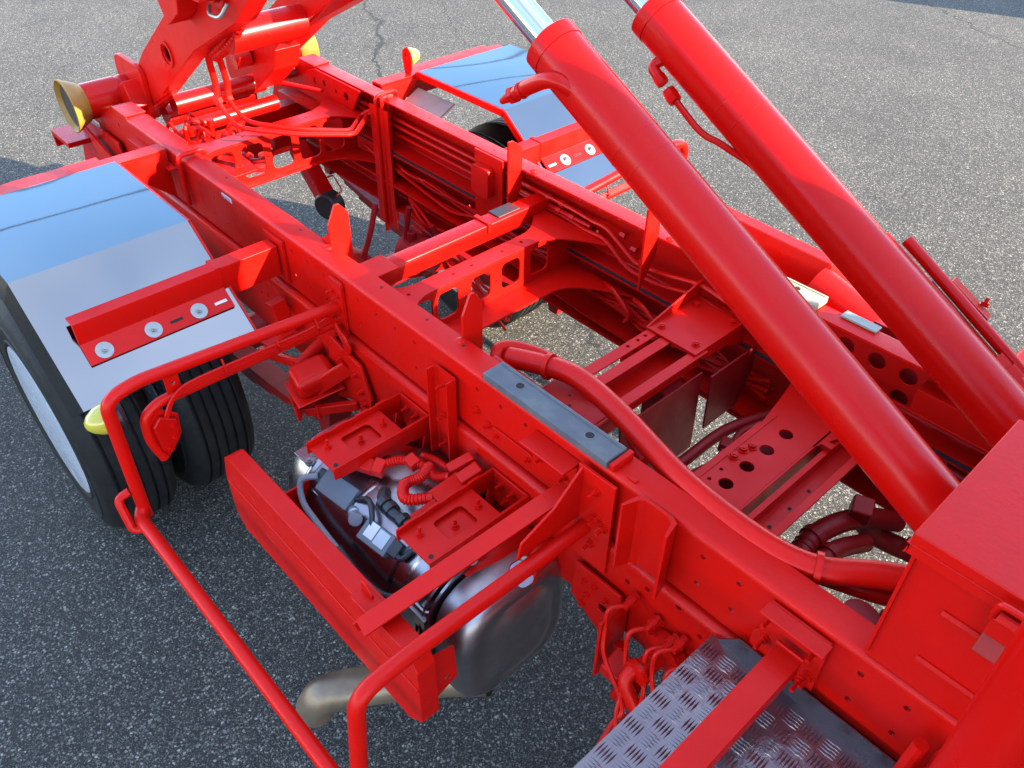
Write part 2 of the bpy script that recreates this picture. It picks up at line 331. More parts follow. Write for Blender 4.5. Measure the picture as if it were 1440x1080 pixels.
# warning sticker on the near rail
m = MB(); m.box(-.905, -.845, -.0012, -.0002, -.031, -.017); st = m.build('sticker', WHITE, RN, label='small white warning sticker with a black triangle')
MB().prism([(-.902, -.030), (-.892, -.030), (-.897, -.019)], 'y', -.002, -.0013).build('warning_mark', BLACK, RN)
for k, (a, b) in enumerate(((-.888, -.872), (-.870, -.861), (-.859, -.849))):
    for z in (-.021, -.0245, -.028): MB().box(a, b, -.0019, -.0013, z-.0007, z+.0007).build('printed_line', GREYB, RN)

# ---- cross members
def webholes(m, x, t, y0, y1, ztop, zbot, holes): m.prism([(y0, ztop), (y0, zbot), (y1, zbot), (y1, ztop)], 'x', x, x+t, holes)
# square cross beam between the two stakes
m = MB(); m.prism(rrect(-.345, -.285, -.132, -.072, .008, 3), 'y', .03, .82); B1 = m.build('cross_beam', REDG, T, smooth=True, angle=30)
m = MB(); m.prism([(-.36, -.076), (-.27, -.076), (-.27, -.07), (-.36, -.07)], 'y', .09, .2); m.build('saddle_plate', RED, B1, bevel=.001)
MB().box(-.343, -.293, .60, .69, -.0715, -.067).build('rubber_pad', BLACK, B1, bevel=.002, label='worn black rubber pad')
MB().box(-.35, -.28, .545, .56, -.1, -.066).build('pad_stop', RED, B1, bevel=.001)
# pressed cross members: windowed web, flanges that flare towards the rails
def cross_member(xw, zt, zb, wt=.062, wb=.085, wins=(.19, .285, .41, .53, .65), ww=.038):
    n = 26; y0, y1 = .055, .795; t = .006
    def fl(y): return .19*max(0, (abs(y-.425)-.20)/.17)**2.2
    ys = [y0+(y1-y0)*k/n for k in range(n+1)]
    m = MB(); holes = [rrect(y-ww, y+ww, zb+.022, zt-.016, .020) for y in wins]
    m.prism([(y0, zt), (y1, zt), (y1, zb), (y0, zb)], 'x', xw-t, xw, holes+[circ((wins[k]+wins[k+1])/2, (zt+zb)/2, .0045, 8) for k in range(len(wins)-1)])
    m.prism([(xw+.0+fl(y)*.9-.0, y) for y in ys]+[(xw-wt-fl(y)*.8, y) for y in ys[::-1]], 'z', zt, zt+t, [circ(xw-wt*.5, y, .0055, 8) for y in (.17, .33, .40, .52, .60)])
    m.prism([(xw+wb+fl(y), y) for y in ys]+[(xw-t-fl(y)*.3, y) for y in ys[::-1]], 'z', zb-t, zb)
    return m.build('cross_member', RED, T, bevel=.0012)
A1 = cross_member(-.16, -.116, -.245)
A2 = cross_member(-1.37, -.106, -.268, wt=.075, wb=.02, wins=(.22, .34, .46, .58, .69), ww=.045)
# ---- stakes (upright guide plates)
def stake(x, ya, yb, zt, slant, inside):
    m = MB(); t = .008
    if slant > 0: poly = [(ya, -.16), (yb, -.16), (yb, zt*.72), (ya+(yb-ya)*.62, zt), (ya+(yb-ya)*.4, zt), (ya, zt*.55)]
    else: poly = [(ya, -.16), (yb, -.06), (yb, zt*.72), (ya+(yb-ya)*.35, zt), (ya, zt)]
    m.prism(poly, 'x', x, x+t); o = m.build('guide_stake', RED, T, bevel=.0012); return o
K = stake(-.395, .062, .128, .115, 1, 1); 
K2 = stake(.172, .062, .122, .115, 1, 1)
K3 = stake(-.395, .725, .785, .105, -1, 1); K4 = stake(.172, .725, .785, .105, -1, 1)
for k_, x, y in ((K, -.395, .05), (K2, .172, .05), (K3, -.36, .80), (K4, .2, .80)):
    m = MB(); m.lathe([(.012, 0), (.010, .006), (0, .009)], (x+.01, y, 0), (0, 0, 1), 10); m.build('weld_boss', RED, k_, smooth=True)
MB().prism([(-.44, 0), (-.395, 0), (-.395, .035)], 'y', .062, .068).build('gusset', RED, K)

# ---- U straps over the rails
def ustrap(x, y0, y1, zb, par):
    p = fil([(x, y0, zb), (x, y0, .012), (x, y1, .012), (x, y1, zb)], .02, 5); m = MB(); m.tube(p, .0085, 10); return m.build('tie_strap', RED, par, smooth=True)
ustrap(-1.165, -.012, .08, -.16, RN); ustrap(-1.165, .765, .862, -.55, RF); ustrap(-1.135, .772, .80, -.50, RF)
m = MB(); m.box(-1.215, -1.10, .768, .776, -.52, -.03); m.build('strap_plate', RED, RF, bevel=.001)

# ---- far rail inside: control box and pipes
m = MB(); m.box(-.60, -.46, .765, .772, -.24, .004); m.prism(rrect(-.585, -.50, -.14, -.035, .015), 'y', .735, .765); m.build('junction_box', RED, RF, bevel=.002)
for k, (dz, dy) in enumerate(((-.072, .815), (-.098, .812), (-.135, .82))):
    m = MB(); m.tube([(-1.5, dy, dz), (-.1, dy, dz)], .0075, 8); m.build('hydraulic_pipe', RED, RF, smooth=True)
pA = [(-0.079,0.800,-0.068),(-0.022,0.795,-0.061),(0.105,0.790,-0.125),(0.155,0.785,-0.117),(0.212,0.780,-0.107),(0.350,0.775,-0.073),(0.428,0.770,-0.079),(0.538,0.765,-0.088)]
pB = [(-0.120,0.800,-0.110),(-0.026,0.795,-0.100),(0.078,0.790,-0.158),(0.155,0.785,-0.154),(0.218,0.780,-0.146),(0.345,0.775,-0.111),(0.429,0.770,-0.118),(0.534,0.765,-0.119)]
for p in (pA, pB):
    q = [(-.45, .815, p[0][2]), (-.2, .81, p[0][2])]+p+[(.62, .76, -.14), (.9, .76, -.16)]
    MB().tube(fil(q, .03, 4), .0065, 8).build('hydraulic_pipe', RED, RF, smooth=True)
for x, z in ((.14, -.10), (.335, -.09)):
    m = MB(); m.box(x-.004, x+.004, .765, .80, z-.02, z+.012); m.build('pipe_clip', RED, RF, bevel=.001)
for x in (-.30, -.24, .02):
    for xx, yy, zz in ((x, .815, -.072), (x+.05, .812, -.098)): m = MB(); m.lathe([(.011, 0), (.011, .02)], (xx, yy, zz), (1, 0, 0), 6); m.build('pipe_union', RED, RF)
for k in range(9):   # bright screw heads along the far rail
    x = -1.106+.0815*k
# reinforcing channel on the far rail, front part
m = MB(); m.prism([(.778, -.055), (.83, -.055), (.83, -.061), (.784, -.061), (.784, -.115), (.83, -.115), (.83, -.121), (.778, -.121)], 'x', .98, 2.4)
m.prism([(.775, -.118), (.785, -.118), (.785, -.124), (.775, -.124)], 'x', .70, 2.4)
m.build('reinforcing_channel', RED, RF, bevel=.001)

m = MB(); m.box(.70, 1.30, .90, .93, -.26, -.02); m.box(.70, 1.30, .852, .93, -.27, -.262); m.build('dark_hole_backing', REDD, RF, bevel=.002)  # dark plate added behind the rail so its large holes look black
# wiring loom inside the far chassis rail
def loom(n, a, b, spread, r, par, seed, sag=.02, nm='cable'):
    rr = random.Random(seed)
    for k in range(n):
        o1 = Vector((0, rr.uniform(-.4, .4)*spread, rr.uniform(-1, 1)*spread)); pts = []
        for i in range(9):
            t = i/8; p = Vector(a).lerp(Vector(b), t)+o1*(1-.3*math.sin(t*9))+Vector((0, rr.uniform(-1, 1)*spread*.3, rr.uniform(-1, 1)*spread*.45-sag*math.sin(math.pi*t))); pts.append(p)
        MB().tube(sm(pts, 4), r*rr.uniform(.7, 1.25), 7).build(nm, RED, par, smooth=True)
loom(9, (-.10, .80, -.27), (.62, .80, -.29), .035, .0065, CF, 3)
loom(6, (-1.3, .80, -.25), (-.2, .80, -.27), .03, .006, CF, 5)
for i, x in enumerate((.0, .12, .25)):
    p = sm([(x, .79, -.25), (x+.06, .765, -.24), (x+.13, .76, -.29), (x+.1, .78, -.34)], 5); MB().tube(p, .008, 8).build('cable_loop', RED, CF, smooth=True)
loom(7, (-1.0, .79, -.40), (-.35, .70, -.52), .05, .006, CF, 8)

# ---- lift cylinders
def cylinder(y):
    a = Vector((1.33, y, .054)); b = Vector((.222, y, .659)); d = (b-a).normalized(); R = .0565
    m = MB(); m.lathe([(0, 0), (.05, 0), (R, .01), (R, (b-a).length-.035)], a, d, 48); o = m.build('lift_cylinder', REDG, T, smooth=True, angle=30)
    L0 = (b-a).length
    m = MB(); m.lathe([(R+.0015, L0-.034), (R+.0015, L0-.004), (R-.004, L0), (.034, L0+.001), (.034, L0-.02)], a, d, 48); m.build('end_gland', REDG, o, smooth=True, angle=30)
    m = MB(); m.lathe([(.030, L0-.01), (.030, L0+1.05)], a, d, 40); m.build('piston_rod', CHROME, o, smooth=True)
    for s in (L0-.28, L0-.33): MB().lathe([(R+.0003, s), (R+.0007, s+.002), (R+.0003, s+.004)], a, d, 48).build('weld_seam', REDG, o, smooth=True)
    m = MB(); m.lathe([(.05, -.03), (.05, .03)], a+Vector((0, -.03, 0)), (0, 1, 0), 24); m.build('base_eye', REDG, o, smooth=True)
    return o, a, d, L0
c1, a1, d1, L1 = cylinder(.268); c2, a2, d2, L2 = cylinder(.582)
# port elbow on the near cylinder
e0 = a1+d1*(L1-.14)
pth = fil([e0+Vector((0, -.03, .0))]+[Vector(p) for p in [(0.308,0.205,0.622),(0.275,0.205,0.612),(0.230,0.205,0.586),(0.189,0.205,0.558)]], .02)
MB().tube(pth, [.0165]*(len(pth)-3)+[.0145]*3, 16).build('port_elbow', REDG, c1, smooth=True)
p2 = pth[-1]; dd = (pth[-1]-pth[-3]).normalized()
m = MB(); m.lathe([(.017, -.008), (.019, .0), (.017, .008)], p2, dd, 6); m.lathe([(.016, -.036), (.0185, -.030), (.016, -.024)], p2, dd, 16); m.build('hex_union', REDG, c1)
m = MB(); m.tube([p2+dd*.005, p2+dd*.022, p2+dd*.042], [.012, .010, .007], 12); m.build('hose_end', REDG, c1, smooth=True)
# pipe along the far cylinder
q0 = (0.277,0.530,0.567); q1 = (0.352,0.520,0.524); q2 = (0.432,0.530,0.467); q3 = (0.494,0.540,0.450)
m = MB(); m.tube(fil([Vector(q0)+Vector((.03, .03, .02)), q0, Vector(q0)*.5+Vector(q1)*.5], .02), .0125, 12); m.build('port_elbow', REDG, c2, smooth=True)
m = MB(); dd = (Vector(q1)-Vector(q0)).normalized(); m.lathe([(.0145, -.016), (.016, 0), (.0145, .016)], q1, dd, 6); m.lathe([(.0145, -.02), (.0145, 0)], Vector(q0)*.4+Vector(q1)*.6, dd, 6); m.build('hex_union', REDG, c2)
MB().tube(sm([q1, q2, q3, Vector(q3)+Vector((.12, .02, -.05)), Vector(q3)+Vector((.45, .05, -.25))], 6), .0075, 10).build('hydraulic_pipe', REDG, c2, smooth=True)
# ---- wheels
def wheel(x, yo, z, s, outer, R=.42, w=.235):
    """yo: outer face, s: direction towards the truck centre"""
    prof = [(.252, 0.02), (.262, .006), (.275, .001), (.278, -.002), (.284, -.002), (.287, .001), (.31, -.004), (.345, -.004), (.349, -.007), (.355, -.007), (.359, -.003), (.38, .002), (.398, .012), (.412, .03)]
    gro = [.052, .085, .118, .151, .184]
    prof.append((R, .042))
    for gq in gro:
        prof += [(R, gq-.0045), (R-.011, gq-.003), (R-.011, gq+.003), (R, gq+.0045)]
    prof += [(R, w-.042), (.412, w-.03), (.395, w-.012), (.36, w), (.30, w+.002), (.262, w-.006), (.252, w-.02)]
    r = MB()
    rimp = [(.256, -.002), (.264, .0), (.264, .009), (.251, .013), (.246, .030), (.236, .036), (.234, .060), (.228, .13 if outer else .06), (.19, .15 if outer else .045), (.15, .145 if outer else .05), (.11, .14 if outer else .06), (.105, .10 if outer else .08), (.06, .095 if outer else .09), (0, .095)]
    r.lathe(rimp, (x, yo, z), (0, s, 0), 56)
    r.lathe([(.262, w-.002), (.25, w-.012), (.235, w-.05), (.232, .05)], (x, yo, z), (0, s, 0), 56)
    ro = r.build('wheel', RIM, T, smooth=True, angle=35)
    t = MB(); t.lathe(prof, (x, yo, z), (0, s, 0), 72); t.build('tyre', RUBBER, ro, smooth=True, angle=28)
    if outer:
        for k in range(8):
            a = 2*math.pi*k/8; bolt(ro, (x+.13*math.cos(a), yo+s*.14, z+.13*math.sin(a)), (0, -s, 0), ZINC, .014, .01, 'wheel_nut')
    return ro
AX, AZ = -1.04, -.65
for side in (0, 1):
    for k in (0, 1):
        yo = -.685+k*.282; 
        if side == 0: wheel(AX, yo, AZ, 1, k == 0)
        else: wheel(AX, .85-yo, AZ, -1, k == 0)
# axle
m = MB(); m.tube([(AX, -.12, AZ), (AX, .2, AZ), (AX, .65, AZ), (AX, .97, AZ)], [.06, .065, .065, .06], 16); ax = m.build('rear_axle', REDD, T, smooth=True)
m = MB(); m.lathe([(0, -.19), (.07, -.185), (.13, -.15), (.175, -.06), (.185, 0), (.175, .06), (.12, .15), (.075, .2), (.05, .26), (.04, .34), (0, .34)], (AX, .44, AZ), (1, 0, .08), 28); m.build('differential', REDD, ax, smooth=True)
m = MB(); m.tube([(AX+.3, .44, AZ+.02), (AX+.75, .44, AZ+.0)], .045, 18); ps = m.build('drive_shaft', REDD, T, smooth=True)
for y in (-.06, .91):
    for k in range(5):
        L = .72-.11*k; m = MB(); n = 12
        top = [(AX-L+2*L*i/n, -.60-.013*k+.09*((2*i/n-1)**2)*(L/.72)**2) for i in range(n+1)]
        m.prism(top+[(a, b-.012) for a, b in top[::-1]], 'y', y-.035, y+.035); m.build('spring_leaf', REDD, ax, smooth=True, angle=30)
    for dx in (-.06, .06):
        for dy in (-.045, .045): MB().tube([(AX+dx, y+dy, AZ-.08), (AX+dx, y+dy, -.56)], .009, 8).build('spring_bolt', REDD, ax, smooth=True)
    for dx in (-.74, .74):
        m = MB(); m.prism([(AX+dx-.05, -.44), (AX+dx+.05, -.44), (AX+dx+.02, -.56), (AX+dx-.02, -.56)], 'y', y-.04, y+.04); m.build('spring_hanger', REDD, ax, bevel=.003)
# brake chambers and small tanks
for y in (.18, .70):
    m = MB(); m.lathe([(0, 0), (.06, .005), (.075, .02), (.075, .07), (.07, .08), (.07, .14), (.055, .16), (0, .16)], (AX+.10, y, AZ+.13), (1, 0, .25), 24); m.build('brake_chamber', REDD, ax, smooth=True)
# level sensor and loops above the axle
for pts in ([(-.98, .60, -.30), (-.97, .55, -.42), (-.99, .50, -.56), (-1.0, .50, -.62)], [(-.88, .68, -.30), (-.90, .67, -.43), (-.87, .66, -.46), (-.84, .70, -.44)], [(-.80, .72, -.36), (-.78, .74, -.43), (-.82, .77, -.46), (-.88, .74, -.42)]):
    MB().tube(sm(pts, 6), .011, 9).build('air_hose', REDD, ax, smooth=True)
m = MB(); m.box(-.90, -.85, .655, .70, -.50, -.44); m.lathe([(.018, 0), (.018, .05)], (-.875, .68, -.45), (0, 0, 1), 12); m.build('levelling_valve', REDD, ax, bevel=.003)
m = MB(); m.prism([(-1.02, -.60), (-.94, -.60), (-.96, -.52), (-1.0, -.52)], 'y', .49, .50); m.build('hose_bracket', REDD, ax, bevel=.001)
loom(5, (-1.0, .50, -.57), (-.80, .80, -.56), .02, .005, ax, 12)
for x, y in ((-.93, .58), (-.86, .64), (-.80, .70)):
    m = MB(); m.lathe([(.018, 0), (.018, .03), (.012, .03), (.012, .05)], (x, y, -.56), (0, 0, 1), 10); m.build('pipe_union', REDD, ax)

# ---- rolling lever with black roller under the rear member
LA = (-1.730,0.714,-0.360); LB = (-1.484,0.689,-0.520)
m = MB(); m.bar(LA, LB, .066, .078, (0, 0, 1)); lv = m.build('lever_arm', REDG, T, bevel=.004, label='lever with a black roller at its end')
m = MB(); m.lathe([(.0, -.036), (.052, -.036), (.060, -.028), (.060, .028), (.052, .036), (0, .036)], (Vector(LB)+Vector((.008, 0, -.012))), (.35, -.93, 0), 28); m.build('roller', BLACK, lv, smooth=True, angle=30)
MB().tube(fil([(-1.589,0.751,-0.470),(-1.591,0.789,-0.470),(-1.448,0.741,-0.470),(-1.416,0.691,-0.470)], .015), .0035, 6).build('wire_handle', RED, lv, smooth=True)

# ---- mudguards (mirror polished)
GP = [(-1.63, -.20), (-1.245, .02), (-.745, .02), (-.452, -.205), (-.30, -.56)]
GP = [(-1.60, -.235), (-1.245, .02), (-.745, .02), (-.440, -.214)]
def mudguard(s, ymid):
    Y = lambda v: v if s > 0 else .85-v
    yi, yo = -.182, -.668; t = .0022; par = None
    for i in range(len(GP)-1):
        (xa, za), (xb, zb) = GP[i:i+2]; n = 10; nv = Vector((-(zb-za), xb-xa)).normalized()
        v = []; f = []
        for a in range(n+1):
            for b in range(n+1):
                px = xa+(xb-xa)*a/n; pz = za+(zb-za)*a/n; py = yi+(yo-yi)*b/n
                q = .0016*math.sin(a/n*math.pi)*math.sin(b/n*math.pi)
                v.append((px+nv.x*q, Y(py), pz+nv.y*q))
        f = [(a*(n+1)+b, a*(n+1)+b+1, (a+1)*(n+1)+b+1, (a+1)*(n+1)+b) for a in range(n) for b in range(n)]
        N_ = len(v); v += [(q[0]-nv.x*t, q[1], q[2]-nv.y*t) for q in v]; f += [tuple(j+N_ for j in reversed(q)) for q in f]
        rim = [b for b in range(n+1)]+[(a)*(n+1)+n for a in range(1, n+1)]+[n*(n+1)+b for b in range(n-1, -1, -1)]+[a*(n+1) for a in range(n-1, 0, -1)]
        f += [(rim[k], rim[(k+1) % len(rim)], rim[(k+1) % len(rim)]+N_, rim[k]+N_) for k in range(len(rim))]
        m = MB(); m.add(v, f)
        if par is None: par = m.build('mudguard', MIRROR, T, smooth=True, angle=20)
        else: m.build('guard_panel', MIRROR, par, smooth=True, angle=20)
    # folded skirt along the outer edge
    for i in range(len(GP)-1):
        (xa, za), (xb, zb) = GP[i:i+2]; dn = .07
        def inn(k):
            return [(0, -dn), (.02, -dn), (-.03, -dn*.95), (-.06, -dn*.7)][k]
        a2 = (xa+inn(i)[0], za+inn(i)[1]); b2 = (xb+inn(i+1)[0], zb+inn(i+1)[1])
        m = MB(); m.add([(xa, Y(yo), za), (xb, Y(yo), zb), (b2[0], Y(yo-.022), b2[1]), (a2[0], Y(yo-.022), a2[1]),
                         (xa, Y(yo+.002), za-.002), (xb, Y(yo+.002), zb-.002), (b2[0], Y(yo-.020), b2[1]-.001), (a2[0], Y(yo-.020), a2[1]-.001)],
                        [(0, 1, 2, 3), (7, 6, 5, 4), (0, 4, 5, 1), (1, 5, 6, 2), (2, 6, 7, 3), (3, 7, 4, 0)])
        m.build('skirt', DSTEEL, par)
    # red edge flat on the inner side (far guard shows it)
    m = MB()
    for i in range(len(GP)-1):
        (xa, za), (xb, zb) = GP[i:i+2]; m.bar((xa, Y(yi+.004), za-.014), (xb, Y(yi+.004), zb-.014), .006, .026)
    m.build('edge_strip', RED, par)
    # front mounting: folded Z bracket bolted on the sloping panel
    nx, nz = Vector((-(GP[3][1]-GP[2][1]), GP[3][0]-GP[2][0])).normalized(); nx, nz = abs(nx), abs(nz); ux, uz = nz, -nx    # down-slope direction
    base = Vector((-.567, 0, .020-(-.567+.745)*(.234/.305)))
    def at(u_, h): return (base.x+ux*u_+nx*h, base.z+uz*u_+nz*h)
    y0, y1 = -.598, -.195
    zslots = []
    fl = MB(); L0, L1 = -.005, .062; tt = .005
    prof = [at(L1, .004), at(L1, .004+tt), at(L0+tt, .004+tt), (at(L0+tt, .004+tt)[0]-.002, -.048), (at(L0+tt, .004+tt)[0]-.045, -.046), (at(L0+tt, .004+tt)[0]-.045, -.052), (at(L0, .004)[0]-.004, -.054), at(L0, .004)]
    fl.prism(prof, 'y', Y(y0), Y(y1)); br = fl.build('mounting_bracket', RED, par, bevel=.0012)
    ch = MB(); xb_ = at(L0, 0)[0]
    ch.box(xb_-.048, xb_+.006, Y(y1) if s > 0 else Y(-.014), Y(-.014) if s > 0 else Y(y1), -.145, -.049); ch.build('support_arm', RED, br, bevel=.002)
    MB().box(xb_-.05, xb_+.008, min(Y(y1-.012), Y(y1+.004)), max(Y(y1-.012), Y(y1+.004)), -.148, -.046).build('joint_plate', RED, br, bevel=.001)
    MB().box(xb_-.07, xb_+.03, min(Y(-.001), Y(-.010)), max(Y(-.001), Y(-.010)), -.17, -.03).build('rail_plate', RED, br, bevel=.001)
    for y in (-.552, -.42, -.29):
        p = at(.036, .0095); w = MB(); w.lathe([(.0225, 0), (.0225, .002), (.008, .003)], (p[0], Y(y), p[1]), (nx, 0, nz), 28); w.build('washer', ZINC, br, smooth=True, angle=30)
        bolt(br, (p[0]+nx*.0025, Y(y), p[1]+nz*.0025), (nx, 0, nz), ZINC, .0075, .006)
    for y in (-.355, -.225):
        p = at(.036, .0095); q = MB(); q.add([(p[0]-ux*.004+nx*.0004, Y(y-.018), p[1]-uz*.004+nz*.0004), (p[0]+ux*.004+nx*.0004, Y(y-.018), p[1]+uz*.004+nz*.0004), (p[0]+ux*.004+nx*.0004, Y(y+.018), p[1]+uz*.004+nz*.0004), (p[0]-ux*.004+nx*.0004, Y(y+.018), p[1]-uz*.004+nz*.0004)], [(0, 1, 2, 3)])
        q.build('slot', HOLE if y < -.3 else WHITE, br)  # the white slot has the light showing through it painted in
    for z in (-.07, -.13): bolt(br, (xb_-.05, Y(-.012), z), (0, -s, 0), RED, .009, .01)
    # rear mounting beam
    rb = MB(); rb.box(-1.32, -1.262, min(Y(-.66), Y(-.01)), max(Y(-.66), Y(-.01)), -.004, .004)
    rb.box(-1.32, -1.314, min(Y(-.66), Y(-.01)), max(Y(-.66), Y(-.01)), -.10, -.004)
    rb.box(-1.37, -1.33, min(Y(-.62), Y(-.20)), max(Y(-.62), Y(-.20)), -.012, -.005)
    rb.build('rear_bracket', RED, par, bevel=.0012)
    gs = MB(); gs.prism([(Y(-.012), -.004), (Y(-.2), -.004), (Y(-.012), -.17)], 'x', -1.262, -1.257); gs.build('gusset', RED, par)
    return par
G1 = mudguard(1, 0); G2 = mudguard(-1, 0)
G1['label'] = 'mirror-polished mudguard on the near side'; G2['label'] = 'mirror-polished mudguard on the far side'
# grey inner shield between the far guard and the rail
m = MB(); m.prism([(.90, -.10), (1.02, -.04), (1.03, -.045), (.905, -.105)], 'x', -1.24, -1.02)
m.add([(-1.24, .90, -.10), (-1.02, .90, -.10), (-.93, .95, -.36), (-1.16, .95, -.36), (-1.24, .903, -.104), (-1.02, .903, -.104), (-.93, .953, -.364), (-1.16, .953, -.364)], [(0, 1, 2, 3), (4, 5, 6, 7), (0, 1, 5, 4), (1, 2, 6, 5), (2, 3, 7, 6), (3, 0, 4, 7)])
m.build('splash_shield', GALV, G2, label='dull grey splash shield under the far mudguard')

# ---- side guards: double tube hoops, lamps, long tube
def sideguard(s):
    Y = lambda v: v if s > 0 else .85-v
    x = -.272; R = .0165
    m = MB(); m.tube(fil([(x, Y(-.012), -.108), (x, Y(-.57), -.066), (x, Y(-.645), -.085), (x, Y(-.652), -.47)], .06, 8), R, 16); h = m.build('side_guard', RED, T, smooth=True)
    MB().tube(fil([(x, Y(-.012), -.157), (x, Y(-.535), -.150), (x, Y(-.575), -.175), (x, Y(-.580), -.25), (x+.005, Y(-.562), -.315)], .045, 8), .0135, 14).build('lower_tube', RED, h, smooth=True)
    MB().tube(fil([(x, Y(-.654), -.44), (x+.02, Y(-.672), -.452), (.65, Y(-.672), -.452), (1.9, Y(-.672), -.452)], .02), R, 16).build('long_tube', RED, h, smooth=True)
    m = MB(); m.tube(fil([(x-.006, Y(-.668), -.375), (x-.01, Y(-.70), -.385), (x+.03, Y(-.70), -.47), (x+.04, Y(-.672), -.472)], .03, 6), .011, 10); m.build('tube_loop', RED, h, smooth=True)
    m = MB(); m.prism(rrect(-.305, -.24, -.235, -.022, .012), 'y', Y(-.002), Y(-.012)); m.build('mounting_plate', RED, h, bevel=.001)
    for z, dx in ((-.06, -.012), (-.068, .014), (-.14, .012), (-.15, -.014), (-.19, .01)): bolt(h, (x+dx, Y(-.012), z), (0, -s, 0), RED, .007, .014)
    m = MB(); m.prism([(Y(-.47), -.083), (Y(-.505), -.080), (Y(-.505), -.15), (Y(-.47), -.15)], 'x', x-.004, x+.004, [circ(Y(-.487), -.112, .006)]); m.build('web_plate', RED, h)
    for k in range(3):
        zz = -.128-.007*k; p = sm([(x+.01, Y(-.02), -.20), (x+.012, Y(-.045), zz+.005), (x+.016, Y(-.12), zz), (x+.016, Y(-.30), zz+.004), (x+.016, Y(-.45), zz+.006), (x+.02, Y(-.50), zz-.01+.004*k), (x+.02, Y(-.53), zz-.05), (x+.01, Y(-.55), -.23)], 5)
        MB().tube(p, .0042, 7).build('lamp_cable', RED, h, smooth=True)
    for y in (-.09, -.21, -.36): m = MB(); m.tube([(x+.012, Y(y), -.10), (x+.026, Y(y), -.128), (x+.012, Y(y), -.158)], .003, 6); m.build('cable_tie', RED, h)
    # lamp: red housing cup inwards, amber lens outwards
    c = Vector((x+.0, Y(-.59), -.235)); o = Vector((-.12, -s*1, -.05)).normalized()
    m = MB(); m.prism([(Y(-.555)+s*.0, -.15), (Y(-.50), -.20), (Y(-.505), -.26), (Y(-.55), -.315), (Y(-.575), -.30), (Y(-.585), -.2)], 'x', x+.004, x+.010); m.build('lamp_plate', RED, h, bevel=.001)
    l = MB(); l.lathe([(.042, 0), (.041, .015), (.035, .040), (.023, .060), (.01, .070), (0, .072)], (x-.045, Y(-.625), -.165), o, 28)
    ln = l.build('marker_lamp', AMBER, h, smooth=True, label='yellow marker lamp lens'); 
    m = MB(); m.lathe([(.0, -.02), (.028, -.02), (.043, -.010), (.043, .0)], (x-.045, Y(-.625), -.165), o, 24); m.build('lamp_housing', BLACK, ln, smooth=True, angle=30)
    m = MB(); m.prism([(Y(-.548), -.175), (Y(-.508), -.205), (Y(-.512), -.255), (Y(-.545), -.298), (Y(-.565), -.28), (Y(-.570), -.20)], 'x', x+.010, x+.026); cc_ = m.build('lamp_cover', REDG, h, bevel=.006)
    for yy, zz in ((-.525, -.215), (-.53, -.25), (-.55, -.275)): bolt(cc_, (x+.026, Y(yy), zz), (1, 0, 0), RED, .005, .004)
    return h
sg = sideguard(1); sg2 = sideguard(-1)
# front hoop
m = MB(); m.tube(fil([(.676, -.012, -.179), (.676, -.517, -.168), (.676, -.612, -.18), (.676, -.640, -.48)], .075, 8), .0175, 16); h2 = m.build('side_guard_hoop', RED, T, smooth=True)
m = MB(); m.prism([(.643, -.012), (.743, .0-.012), (.743, -.285), (.643, -.285)], 'y', -.013, -.021); m.build('mounting_plate', RED, h2, bevel=.0015)
m = MB(); m.prism([(-.015, -.012), (-.06, -.05), (-.10, -.085), (-.19, -.122), (-.20, -.165), (-.015, -.165)], 'x', .650, .656); m.build('gusset', RED, h2, bevel=.0015)
for z, dx in ((-.055, .02), (-.13, .03), (-.145, .05), (-.22, .02)): bolt(h2, (.676+dx, -.021, z), (0, -1, 0), RED, .009, .016)
# hat section upright between hoop and step
m = MB(); n = 6
pr = [(.783, -.052), (.789, -.053), (.800, -.020), (.812, -.011), (.865, -.011), (.879, -.020), (.890, -.053), (.896, -.052), (.886, -.010), (.87, -.003), (.81, -.003), (.792, -.010)]
m.prism(pr, 'z', -.188, .004); m.build('hat_bracket', RED, T, smooth=True, angle=30)
# channel upright left of the pad
m = MB(); pr = [(.158, -.040), (.163, -.040), (.163, -.018), (.166, -.015), (.229, -.015), (.232, -.018), (.232, -.040), (.237, -.040), (.237, -.012), (.232, -.009), (.163, -.009), (.158, -.012)]
m.prism(pr, 'z', -.325, -.05); up = m.build('channel_bracket', RED, T, smooth=True, angle=30)
for z in (-.085, -.185, -.275): bolt(up, (.198, -.015, z), (0, -1, 0), RED, .008, .02)
# small plates on the web
m = MB(); m.prism(rrect(.355, .50, -.152, -.118, .016), 'y', -.001, -.006); pl = m.build('joint_plate', RED, RN, bevel=.001)
for x in (.375, .48): bolt(pl, (x, -.006, -.135), (0, -1, 0), RED, .007, .006)
m = MB(); m.box(.50, .632, -.055, -.001, -.038, -.032); m.box(.50, .632, -.012, -.001, -.15, -.038); sh = m.build('shelf_bracket', RED, RN, bevel=.002)
for x, z in ((.53, -.09), (.60, -.095), (.605, -.13)): bolt(sh, (x, -.012, z), (0, -1, 0), RED, .008, .014)
for x, z in ((.30, -.11), (.34, -.13)): bolt(RN, (x, -.001, z), (0, -1, 0), RED, .008, .01)
